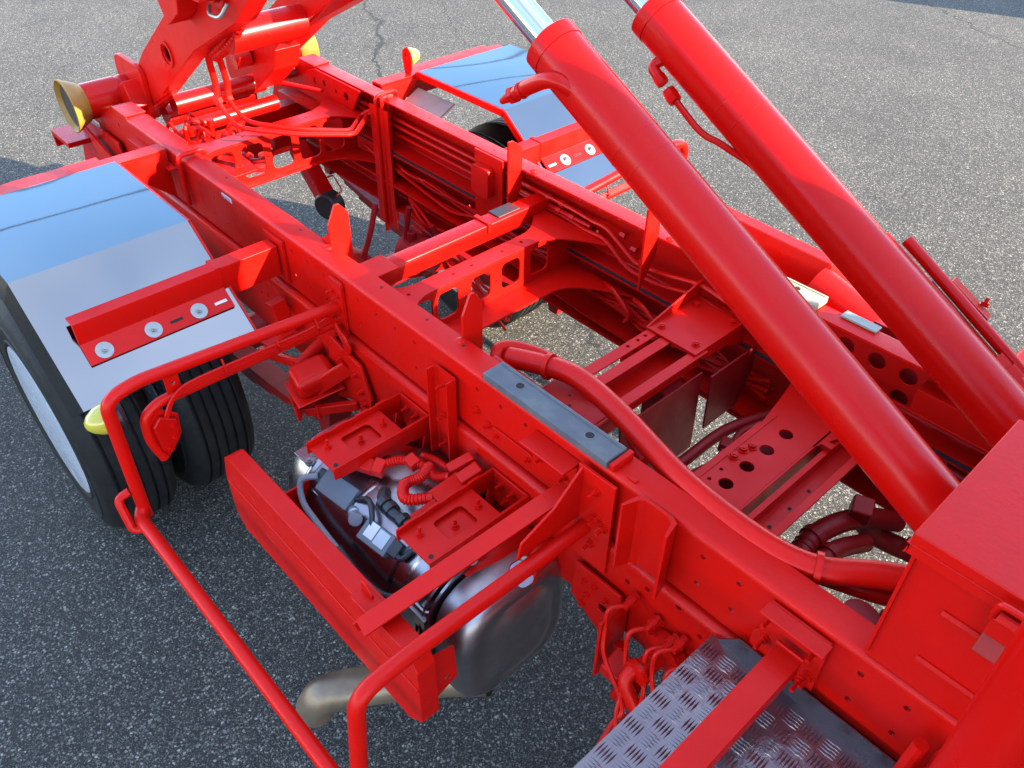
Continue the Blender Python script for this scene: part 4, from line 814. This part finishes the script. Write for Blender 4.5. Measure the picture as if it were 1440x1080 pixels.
# perforated cross member and the channel behind it
out = [(.735, .05), (.735, .55), (.715, .66), (.69, .78), (.93, .78), (.90, .66), (.865, .56), (.865, .05)]
q = MB(); q.prism(out, 'z', -.196, -.190, [circ(.80, y, .0175, 16) for y in (.316, .397, .478, .559)]+[circ(.765, y, .005, 8) for y in (.30, .345)]); pm = q.build('perforated_member', RED, T, bevel=.001)
q = MB(); q.box(.865, .871, .05, .78, -.30, -.190); q.box(.729, .735, .05, .55, -.28, -.190); q.build('member_web', RED, pm, bevel=.001)
q = MB(); q.box(.736, .864, .05, .78, -.285, -.280); q.build('dark_hole_floor', REDD, pm)  # plate added underneath to make the round holes above look dark
q = MB(); q.prism([(.735, .05), (.748, .05), (.748, .60), (.735, .58)], 'z', -.1895, -.188); q.build('pressed_step', RED, pm)
for x, y in ((.755, .25), (.76, .40), (.762, .435), (.77, .46)): bolt(pm, (x, y, -.190), (0, 0, 1), RED, .010, .002)
q = MB(); q.prism([(.885, -.20), (.90, -.20), (.90, -.235), (.945, -.235), (.945, -.20), (.965, -.20), (.965, -.206), (.951, -.206), (.951, -.241), (.894, -.241), (.894, -.206), (.885, -.206)], 'y', .05, .80); cc = q.build('cross_channel', RED, T, bevel=.001)
for y in (.25, .32, .40, .48): MB().lathe([(.005, 0), (.005, .0008)], (.925, y, -.2345), (0, 0, 1), 8).build('flange_hole', HOLE, cc)
for y in (.60, .66): cube_rot('clip', (.89, y, -.195), (.03, .02, .02), (0, 0, 0), RED, cc, .003)
# hoses in the bay
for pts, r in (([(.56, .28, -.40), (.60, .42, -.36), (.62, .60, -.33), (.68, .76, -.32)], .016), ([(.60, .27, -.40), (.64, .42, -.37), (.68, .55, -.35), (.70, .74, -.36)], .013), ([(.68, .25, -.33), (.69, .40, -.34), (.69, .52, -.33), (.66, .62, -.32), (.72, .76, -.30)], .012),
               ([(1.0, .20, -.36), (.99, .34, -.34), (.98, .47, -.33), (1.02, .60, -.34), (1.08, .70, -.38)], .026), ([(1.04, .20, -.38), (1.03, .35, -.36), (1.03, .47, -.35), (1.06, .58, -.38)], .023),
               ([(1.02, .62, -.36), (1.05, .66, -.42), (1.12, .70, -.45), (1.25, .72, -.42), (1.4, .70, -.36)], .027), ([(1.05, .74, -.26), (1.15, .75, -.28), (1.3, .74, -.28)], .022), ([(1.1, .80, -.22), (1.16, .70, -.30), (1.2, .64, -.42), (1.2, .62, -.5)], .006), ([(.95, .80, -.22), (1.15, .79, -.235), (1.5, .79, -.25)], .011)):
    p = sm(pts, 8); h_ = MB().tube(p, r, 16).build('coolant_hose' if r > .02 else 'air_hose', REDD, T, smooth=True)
    if r in (.026, .023):
        rr = MB()
        for k in range(2, 14): rr.lathe([(r, -.003), (r+.003, 0), (r, .003)], p[k], (p[k+1]-p[k-1]), 16)
        rr.build('hose_ribs', REDD, h_, smooth=True, kind='stuff')
        q = MB(); q.lathe([(r+.0005, -.01), (r+.005, -.01), (r+.005, .01), (r+.0005, .01)], p[15], p[16]-p[14], 18, closed=True); q.build('hose_clamp', REDD, h_)
for c, dm, ro in (((.68, .50, -.33), (.03, .06, .035), (0, 0, .2)), ((.66, .545, -.32), (.035, .04, .03), (0, .2, .4)), ((1.16, .62, -.36), (.06, .05, .04), (0, .3, .4)), ((1.26, .68, -.34), (.05, .05, .05), (0, .3, .4)), ((1.02, .585, -.30), (.05, .05, .06), (.3, 0, .4)), ((1.22, .40, -.34), (.05, .02, .05), (.3, .5, .4)), ((1.27, .43, -.34), (.06, .03, .03), (.3, .5, .4))): cube_rot('hose_coupling', c, dm, ro, REDD, T, .006)
q = MB(); q.lathe([(.035, 0), (.045, .004), (.045, .02), (.035, .024)], (1.17, .33, -.34), (.2, .1, 1), 22); q.build('tank_cap', REDD, T, smooth=True, angle=35)
q = MB(); q.box(.98, 1.55, .235, .29, -.40, -.37); q.build('shelf', REDD, T, bevel=.003)
q = MB(); q.box(.10, .145, .78, .80, -.50, -.44); q.build('drop_tab', RED, CF, bevel=.002)

# ---- hook arms, pivot tubes and rollers
AP = [(-1.92, -.16), (-1.848, -.106), (-1.276, .279), (-.94, .442), (-.72, .62), (-.60, .80), (-1.10, .80), (-1.27, .62), (-1.437, .399), (-1.426, .365), (-1.732, .159), (-1.90, .02), (-2.0, -.10)]
def hook_arm(y0, y1, s):
    m = MB(); hl = [(-1.50+.034*math.cos(2*math.pi*k/16), .212+.026*math.sin(2*math.pi*k/16)) for k in range(16)]
    t = .008
    m.prism(AP, 'y', y0, y0+t, [hl]); m.prism(AP, 'y', y1-t, y1, [hl])
    a = m.build('hook_arm', RED, T, bevel=.0015)
    n = len(AP); v = []; f = []
    for i in range(n-1):
        A_, B_ = AP[i], AP[i+1]; d = Vector((B_[0]-A_[0], B_[1]-A_[1])).normalized(); nn = Vector((-d.y, d.x))*.008
        q = MB(); q.add([(A_[0], y0+t, A_[1]), (B_[0], y0+t, B_[1]), (B_[0], y1-t, B_[1]), (A_[0], y1-t, A_[1]), (A_[0]+nn.x, y0+t, A_[1]+nn.y), (B_[0]+nn.x, y0+t, B_[1]+nn.y), (B_[0]+nn.x, y1-t, B_[1]+nn.y), (A_[0]+nn.x, y1-t, A_[1]+nn.y)], [(0, 1, 2, 3), (7, 6, 5, 4), (0, 4, 5, 1), (1, 5, 6, 2), (2, 6, 7, 3), (3, 7, 4, 0)])
        q.build('arm_flange', RED, a)
    q = MB(); q.lathe([(.035, 0), (.045, 0), (.045, .006), (.035, .006)], (-1.50, y0-.006 if s > 0 else y1, .212), (0, 1, 0), 24, closed=True); q.build('hole_collar', RED, a, smooth=True, angle=30)
    return a
H1 = hook_arm(.165, .235, 1); H2 = hook_arm(.615, .685, -1)
q = MB(); q.prism([(-1.668,0.121),(-1.595,0.155),(-1.443,0.193),(-1.389,0.177),(-1.299,0.248),(-1.127,0.344),(-0.938,0.446),(-0.811,0.516),(-0.970,0.560),(-1.227,0.449),(-1.281,0.350),(-1.478,0.234)], 'y', .50, .508); q.build('inner_plate', RED, H2, bevel=.002)
q = MB(); q.prism([(-1.668,0.121),(-1.595,0.155),(-1.443,0.193),(-1.389,0.177),(-1.426,0.096),(-1.594,-0.027),(-1.603,0.037)], 'y', .508, .614); q.build('pivot_housing', RED, H2, bevel=.004)
q = MB(); q.prism(rrect(-2.0, -1.76, -.12, .10, .05), 'y', .145, .165); ap = q.build('pivot_plate', RED, H1, bevel=.003)
q = MB(); q.prism(rrect(-2.0, -1.76, -.12, .10, .05), 'y', .590, .615); q.build('pivot_plate', RED, H2, bevel=.003)
cube_rot('gusset_block', (-1.83, .125, -.02), (.10, .07, .10), (0, -.5, 0), RED, H1, .004)
for x, z, r in ((-1.75, -.06, .038), (-1.86, -.14, .042), (-1.66, -.12, .030)): q = MB(); q.tube([(x, .235, z), (x, .615, z)], r, 26); q.build('pivot_tube', REDG, H1, smooth=True)
q = MB(); q.tube([(-1.16, .235, .335), (-1.16, .50, .335)], .052, 32); q.build('torque_tube', REDG, H1, smooth=True)
q = MB(); q.tube([(-1.596,0.440,0.105), (-1.586,0.500,0.111)], .036, 26); q.build('boss', REDG, H2, smooth=True)
# gussets and plates on the arm
q = MB(); q.bar((-1.40, .16, .335), (-1.45, .16, .43), .02, .012, (0, 1, 0)); q.build('stiffener', RED, H1, bevel=.002)
q = MB(); q.prism([(-1.27, .50), (-1.14, .52), (-1.17, .43), (-1.25, .38), (-1.30, .44)], 'y', .10, .164); q.build('stiffener', RED, H1, bevel=.003)
q = MB(); q.box(-1.15, -.98, .09, .164, .50, .56); q.build('cylinder_lug', RED, H1, bevel=.004)
q = MB(); q.lathe([(.055, -.05), (.055, .0), (.04, .0), (.04, .02)], (-1.0, .15, .53), (0, -1, 0), 24); q.build('lug_pin', REDG, H1, smooth=True, angle=35)
q = MB(); q.tube(fil([(-1.05, .15, .47), (-1.02, .13, .455), (-.95, .13, .46), (-.93, .15, .5)], .03), .006, 8); q.build('retaining_wire', ZINC, H1, smooth=True)
# corrugated hoses and hard lines
for k, off in enumerate((0, .035)):
    p = sm([(-1.02+off, .245, .47), (-1.18+off, .245, .33), (-1.33+off, .25, .24), (-1.42+off, .28, .215)], 8); h_ = MB().tube(p, .014, 12).build('corrugated_hose', RED, H1, smooth=True)
    rr = MB()
    for j in range(1, len(p)-1): rr.lathe([(.014, -.004), (.017, 0), (.014, .004)], p[j], p[j+1]-p[j-1], 12)
    rr.build('hose_ribs', RED, h_, smooth=True, kind='stuff')
    path = ([(-1.400,0.267,0.234),(-1.440,0.280,0.178),(-1.450,0.289,0.093),(-1.450,0.284,0.038),(-1.420,0.292,-0.007),(-1.380,0.302,-0.042),(-1.296,0.309,-0.030),(-1.186,0.441,-0.050),(-1.115,0.628,-0.080),(-1.243,0.775,-0.085),(-1.201,0.790,-0.067)], [(-1.400,0.290,0.243),(-1.440,0.319,0.174),(-1.450,0.332,0.088),(-1.450,0.325,0.033),(-1.420,0.328,0.005),(-1.380,0.341,-0.031),(-1.324,0.352,-0.030),(-1.223,0.464,-0.050),(-1.151,0.634,-0.080),(-1.289,0.775,-0.102),(-1.228,0.790,-0.064)])[k]
    MB().tube(sm(path[:4], 5), .012, 12).build('corrugated_hose', RED, H1, smooth=True)
    q = MB(); q.lathe([(.016, -.016), (.019, 0), (.016, .016)], path[3], Vector(path[4])-Vector(path[3]), 6); q.build('hex_union', RED, H1)
    path = path[3:]
    MB().tube(fil(path, .03, 5), .0085, 10).build('hydraulic_pipe', RED, H1, smooth=True)
    MB().tube(fil([*([Vector(p)+Vector((off*.5, 0, 0)) for p in [(-1.015,0.580,0.468),(-1.216,0.580,0.326),(-1.446,0.580,0.175),(-1.676,0.580,0.017),(-1.698,0.580,-0.014)]]), Vector((-1.737,0.660,-0.067))+Vector((off*.5, 0, 0)), (-1.50, .74, -.06)], .05, 6), .009, 10).build('hydraulic_pipe', RED, H2, smooth=True)
# valve cluster between the rails at the rear
rr = random.Random(4)
vc2 = cube_rot('valve_block', (-1.54, .20, -.17), (.12, .14, .08), (0, 0, .1), RED, T, .006)
for k in range(16):
    a = Vector((-1.60+rr.uniform(-.04, .13), .13+rr.uniform(0, .20), -.14+rr.uniform(-.02, .05))); b = a+Vector((rr.uniform(-.08, .05), rr.uniform(-.08, .10), rr.uniform(-.09, .04))); c = b+Vector((rr.uniform(-.08, .04), rr.uniform(-.06, .08), rr.uniform(-.14, 0)))
    MB().tube(sm([a, (a+b)/2+Vector((0, 0, .03)), b, c], 5), rr.choice((.007, .009, .011)), 8).build('valve_hose', RED, vc2, smooth=True)
    if k % 2 == 0: q = MB(); q.lathe([(.013, -.014), (.016, -.014), (.016, .014), (.011, .014), (.011, .028)], a, (b-a), 6); q.build('hex_union', RED, vc2)
for k in range(3): q = MB(); q.lathe([(.024, 0), (.03, .004), (.03, .025), (.022, .03)], (-1.62+.05*k, .42+.06*(k % 2), -.30), (.2, .1, 1), 18); q.build('valve_cap', REDD, vc2, smooth=True, angle=35)
MB().tube(sm([(-1.62, .36, -.18), (-1.55, .46, -.16), (-1.48, .48, -.20), (-1.47, .42, -.24), (-1.52, .38, -.25)], 6), .010, 10).build('valve_hose', REDD, vc2, smooth=True)
q = MB(); q.prism([(-1.75, -.19), (-1.40, -.19), (-1.33, -.20), (-1.33, -.21), (-1.75, -.20)], 'y', .08, .33); q.build('valve_tray', RED, vc2, bevel=.001)
# inner rear gusset with lightening holes
q = MB(); q.prism([(-1.60, -.006), (-1.28, -.006), (-1.40, -.19), (-1.52, -.19), (-1.66, -.09), (-1.66, -.03)], 'y', .772, .780, [circ(-1.60, -.055, .014), circ(-1.53, -.045, .013), circ(-1.45, -.055, .009), circ(-1.38, -.055, .016), circ(-1.50, -.12, .016), circ(-1.43, -.14, .009)]); q.build('rear_gusset', RED, RF, bevel=.001)
q = MB(); q.prism([(-1.60, -.006), (-1.28, -.006), (-1.40, -.19), (-1.66, -.15)], 'y', .070, .078); q.build('rear_gusset', RED, RN, bevel=.001)
# rollers with flared yellow flanges
def roll(s):
    Y = lambda v: v if s > 0 else .85-v
    c = (-1.93, Y(.16), -.035); ax_ = (0, -s, 0)
    m = MB(); m.lathe([(.0, 0), (.066, 0), (.066, .045), (.062, .048), (.062, .058), (.066, .06), (.066, .19), (.0, .19)], c, ax_, 36); r = m.build('guide_roller', REDG, T, smooth=True, angle=30)
    m = MB(); m.lathe([(.045, .19), (.062, .185), (.070, .19), (.082, .215), (.097, .245), (.100, .252), (.094, .254), (.082, .235), (.062, .205), (.045, .20)], c, ax_, 44); m.build('flared_flange', YELLOW, r, smooth=True, angle=40)
    m = MB(); m.lathe([(.0815, .237), (.061, .206), (.044, .201), (.02, .202), (.0, .212)], c, ax_, 28); m.build('roller_cap', BLACK, r, smooth=True)
    for k in range(6):
        a = math.pi*k/3; bolt(r, (c[0]+.036*math.cos(a), c[1]-s*.192, c[2]+.036*math.sin(a)), ax_, BLACK, .008, .006)
    m = MB(); m.box(-1.99, -1.86, min(Y(.0), Y(.17)), max(Y(.0), Y(.17)), -.125, -.105); m.build('roller_bed', RED, r, bevel=.003)
    cube_rot('grease_block', (-1.86, Y(.05), -.085), (.05, .04, .03), (0, .3, 0), ZINC, r, .004)
    return r
roll(1); roll(-1)
# rear end plates and tail bar
for s in (1, -1):
    Y = lambda v: v if s > 0 else .85-v
    m = MB(); m.prism([(-2.02, -.12), (-1.70, -.12), (-1.62, -.44), (-2.02, -.56), (-2.28, -.52), (-2.12, -.20)], 'y', Y(-.012), Y(-.022)); e = m.build('tail_plate', REDG, T, bevel=.003)
    m = MB(); m.box(-2.16, -1.98, min(Y(-.12), Y(-.022)), max(Y(-.12), Y(-.022)), -.21, -.19); m.box(-2.16, -2.15, min(Y(-.12), Y(-.022)), max(Y(-.12), Y(-.022)), -.26, -.21); m.build('tail_bracket', REDG, e, bevel=.003)
    m = MB(); m.prism([(-1.95, -.13), (-1.72, -.19), (-1.62, -.40), (-1.72, -.42), (-1.90, -.20)], 'y', Y(-.04), Y(-.05)); m.build('cover_plate', RED, e, bevel=.003)
q = MB(); q.box(-2.32, -2.22, -.65, 1.50, -.62, -.54); tb = q.build('tail_bar', RED, T, bevel=.006)
q = MB(); q.box(-1.95, -1.87, .01, .84, -.42, -.24); q.build('rear_crossmember', RED, T, bevel=.004)
# rear lamps on stalks
def stalk(y, x, z):
    m = MB(); m.prism([(y-.004, z-.06), (y+.004, z-.06), (y+.004, z), (y-.004, z)], 'x', x-.02, x+.02); 
    m = MB(); m.prism([(x-.012, z-.06), (x+.012, z-.06), (x+.030, z+.01), (x+.026, z+.045), (x, z+.062), (x-.026, z+.045), (x-.030, z+.01)], 'y', y, y+.006, [circ(x-.005, z+.03, .006)]); o = m.build('lamp_bracket', RED, G2, bevel=.001)
    m = MB(); m.lathe([(.034, 0), (.032, .015), (.022, .038), (.008, .050), (0, .052)], (x, y+.008, z+.022), (.1, 1, .1), 26); m.build('marker_lens', AMBER, o, smooth=True, label='pale yellow marker lamp lens')
stalk(1.01, -1.29, .045)
# ---- far side: plate box, tube along the far cylinder
q = MB(); q.add([(.22, .95, .055), (.62, .95, .045), (.66, .93, -.12), (.30, .93, -.13), (.22, .99, .055), (.62, .99, .045), (.66, 1.2, -.12), (.30, 1.2, -.13)], [(0, 1, 2, 3), (7, 6, 5, 4), (0, 4, 5, 1), (1, 5, 6, 2), (2, 6, 7, 3), (3, 7, 4, 0)]); fp = q.build('battery_cover', RED, T, bevel=.003)
q = MB(); q.tube([(.60, .93, -.01), (.78, .93, -.06)], .05, 22); q.build('cover_tube', RED, fp, smooth=True)
cp = [(0.868,0.690,0.331),(0.916,0.690,0.305),(1.047,0.690,0.232),(1.175,0.690,0.161)]
q = MB(); q.tube(cp, .0125, 14); ct = q.build('guard_tube', REDG, c2, smooth=True)
cp2 = [(0.834,0.660,0.339),(0.910,0.660,0.298),(1.015,0.660,0.238),(1.206,0.660,0.114)]
q = MB(); q.tube(cp2, .008, 10); q.build('hydraulic_pipe', REDG, c2, smooth=True)
v0, v1 = Vector(cp[1]), Vector(cp[3]); dv = (v1-v0)
q = MB(); q.bar(v0.lerp(v1, .12)+Vector((0, -.03, -.012)), v0.lerp(v1, .95)+Vector((0, -.03, -.012)), .055, .01, (0, .3, 1)); q.build('guard_plate', REDG, c2, bevel=.002)
q = MB(); q.bar(v0.lerp(v1, .22)+Vector((0, .03, 0)), v0.lerp(v1, .58)+Vector((0, .035, 0)), .05, .006, (0, .3, 1)); q.build('guard_tab', REDG, c2, bevel=.004)
bolt(c2, v0.lerp(v1, .5)+Vector((0, .045, .004)), (0, .3, 1), REDG, .008, .01)
q = MB(); q.bar(v0.lerp(v1, .45)+Vector((0, -.045, -.02)), v0.lerp(v1, 1.2)+Vector((0, -.045, -.02)), .03, .03, (0, .3, 1)); q.build('pressure_block', REDG, c2, bevel=.003)
q = MB(); q.lathe([(.02, 0), (.02, .03), (.024, .03), (.024, .06), (.018, .06), (.018, .10)], v0.lerp(v1, .78)+Vector((0, -.03, -.01)), dv, 8); q.build('hex_union', REDG, c2)
# far tank / step box at the right edge
q = MB(); q.box(1.08, 1.75, .95, 1.45, -.45, -.04); q.build('battery_box', RED, T, bevel=.012)
# long hand rail seen behind the cylinders
q = MB(); q.bar((-0.676,1.420,0.091), (-0.394,1.420,0.255), .03, .02); 
# ---- engine / gearbox and cab in front, out of the frame
q = MB(); q.prism([(2.30, -.50), (2.30, .78), (2.40, 1.14), (3.90, 1.14), (4.10, .95), (4.22, .25), (4.22, -.62), (3.7, -.62), (3.55, -.30), (3.0, -.30), (2.8, -.55)], 'y', -.66, 1.51); cb = q.build('cab', RED, T, bevel=.03, label='red truck cab')
q = MB(); q.prism([(2.32, .85), (2.6, 1.42), (3.4, 1.55), (3.6, 1.14), (2.36, 1.14)], 'y', -.30, 1.07); 
q = MB(); q.prism([(2.36, 1.13), (2.36, 1.95), (2.55, 2.0), (3.5, 1.3), (3.6, 1.13)], 'y', -.33, 1.10); q.prism([(2.34, 1.13), (2.34, 1.31), (3.4, 1.28), (3.62, 1.13)], 'y', -.40, 1.245); q.build('roof_shade_block', RED, cb, bevel=.02)  # unseen block added on the cab roof to shade the lift cylinders
q = MB(); q.prism(rrect(-.25, 1.10, .35, .78, .06), 'x', 2.288, 2.296); q.build('rear_window', GLASS, cb)
for y in (-.665, 1.515): q = MB(); q.prism([(2.6, .35), (3.55, .35), (3.95, .40), (3.80, .92), (2.6, .92)], 'y', y-.003, y+.003); q.build('side_window', GLASS, cb)
q = MB(); q.prism([(-.55, .30), (1.40, .30), (1.35, .90), (-.50, .90)], 'x', 4.16, 4.24); q.build('windscreen', GLASS, cb)
q = MB(); q.box(2.45, 3.6, .15, .70, -.60, -.05); q.build('engine', REDD, T, bevel=.03)
for y, s in ((-.60, 1), (1.45, -1)): wheel(3.28, y, -.65, s, False)
q = MB(); q.tube([(3.28, -.4, -.65), (3.28, 1.25, -.65)], .05, 14); q.build('front_axle', REDD, T, smooth=True)

# ================================================================ unseen block added beyond the top-right corner to cast the shadow there
e1 = Vector((.75, .66)).normalized(); e2 = Vector((-e1.y, e1.x)); o0 = Vector((1.40, 8.85))
def P2(a, b): v = o0+e1*a+e2*b; return (v.x, v.y)
BLUE = mat('shadow_block_paint', (.03, .07, .16), .5, bump=.1, bscale=40, dirt=(.08, .05, .03), cscale=5)
q = MB(); q.prism([P2(0, 0), P2(5, 0), P2(5, 2.3), P2(0, 2.3)], 'z', .15, 2.25, []); SKc = q.build('shadow_block', BLUE, bevel=.03); SKc['label'] = 'tall dark blue block, out of view, added beyond the truck to cast a shadow'; SKc['category'] = 'shadow caster'
for k in range(9): q = MB(); a_ = .15+k*.58; q.prism([P2(a_, -.06), P2(a_+.08, -.06), P2(a_+.08, -.001), P2(a_, -.001)], 'z', .2, 2.2); q.build('rib', BLUE, SKc)
q = MB(); q.prism([P2(.2, .6), P2(4.8, .6), P2(4.8, .75), P2(.2, .75)], 'z', 0, .149); q.prism([P2(.2, 1.55), P2(4.8, 1.55), P2(4.8, 1.7), P2(.2, 1.7)], 'z', 0, .149); q.build('runner', BLACK, SKc)
# ================================================================ overhead cables and their poles behind the camera's left
def pole(y):
    m = MB(); m.tube([(-24, y, -.02), (-24, y, 13.4)], [.17, .11], 20); o = m.build('utility_pole', CONC, smooth=True)
    for z in (10.6, 11.7, 12.9): q = MB(); q.box(-24.6, -23.4, y-.05, y+.05, z-.05, z+.05); q.build('cross_arm', GALV, o)
    o['label'] = 'tall concrete utility pole holding the overhead cables, '+('at their near end' if y < 0 else 'at their far end'); o['category'] = 'pole'; o['group'] = 'utility poles'
pole(-26); pole(30)
for k, z in enumerate((10.7, 11.8, 13.0)):
    n = 24; m = MB(); m.tube([(-24+.5*(k-1), -26+56*i/n, z-1.0*(1-(2*i/n-1)**2)) for i in range(n+1)], .026, 6); o = m.build('overhead_cable', BLACK, smooth=True)
    o['label'] = ['lowest', 'middle', 'topmost'][k]+' black overhead cable sagging between two utility poles'; o['category'] = 'cable'; o['group'] = 'overhead cables'
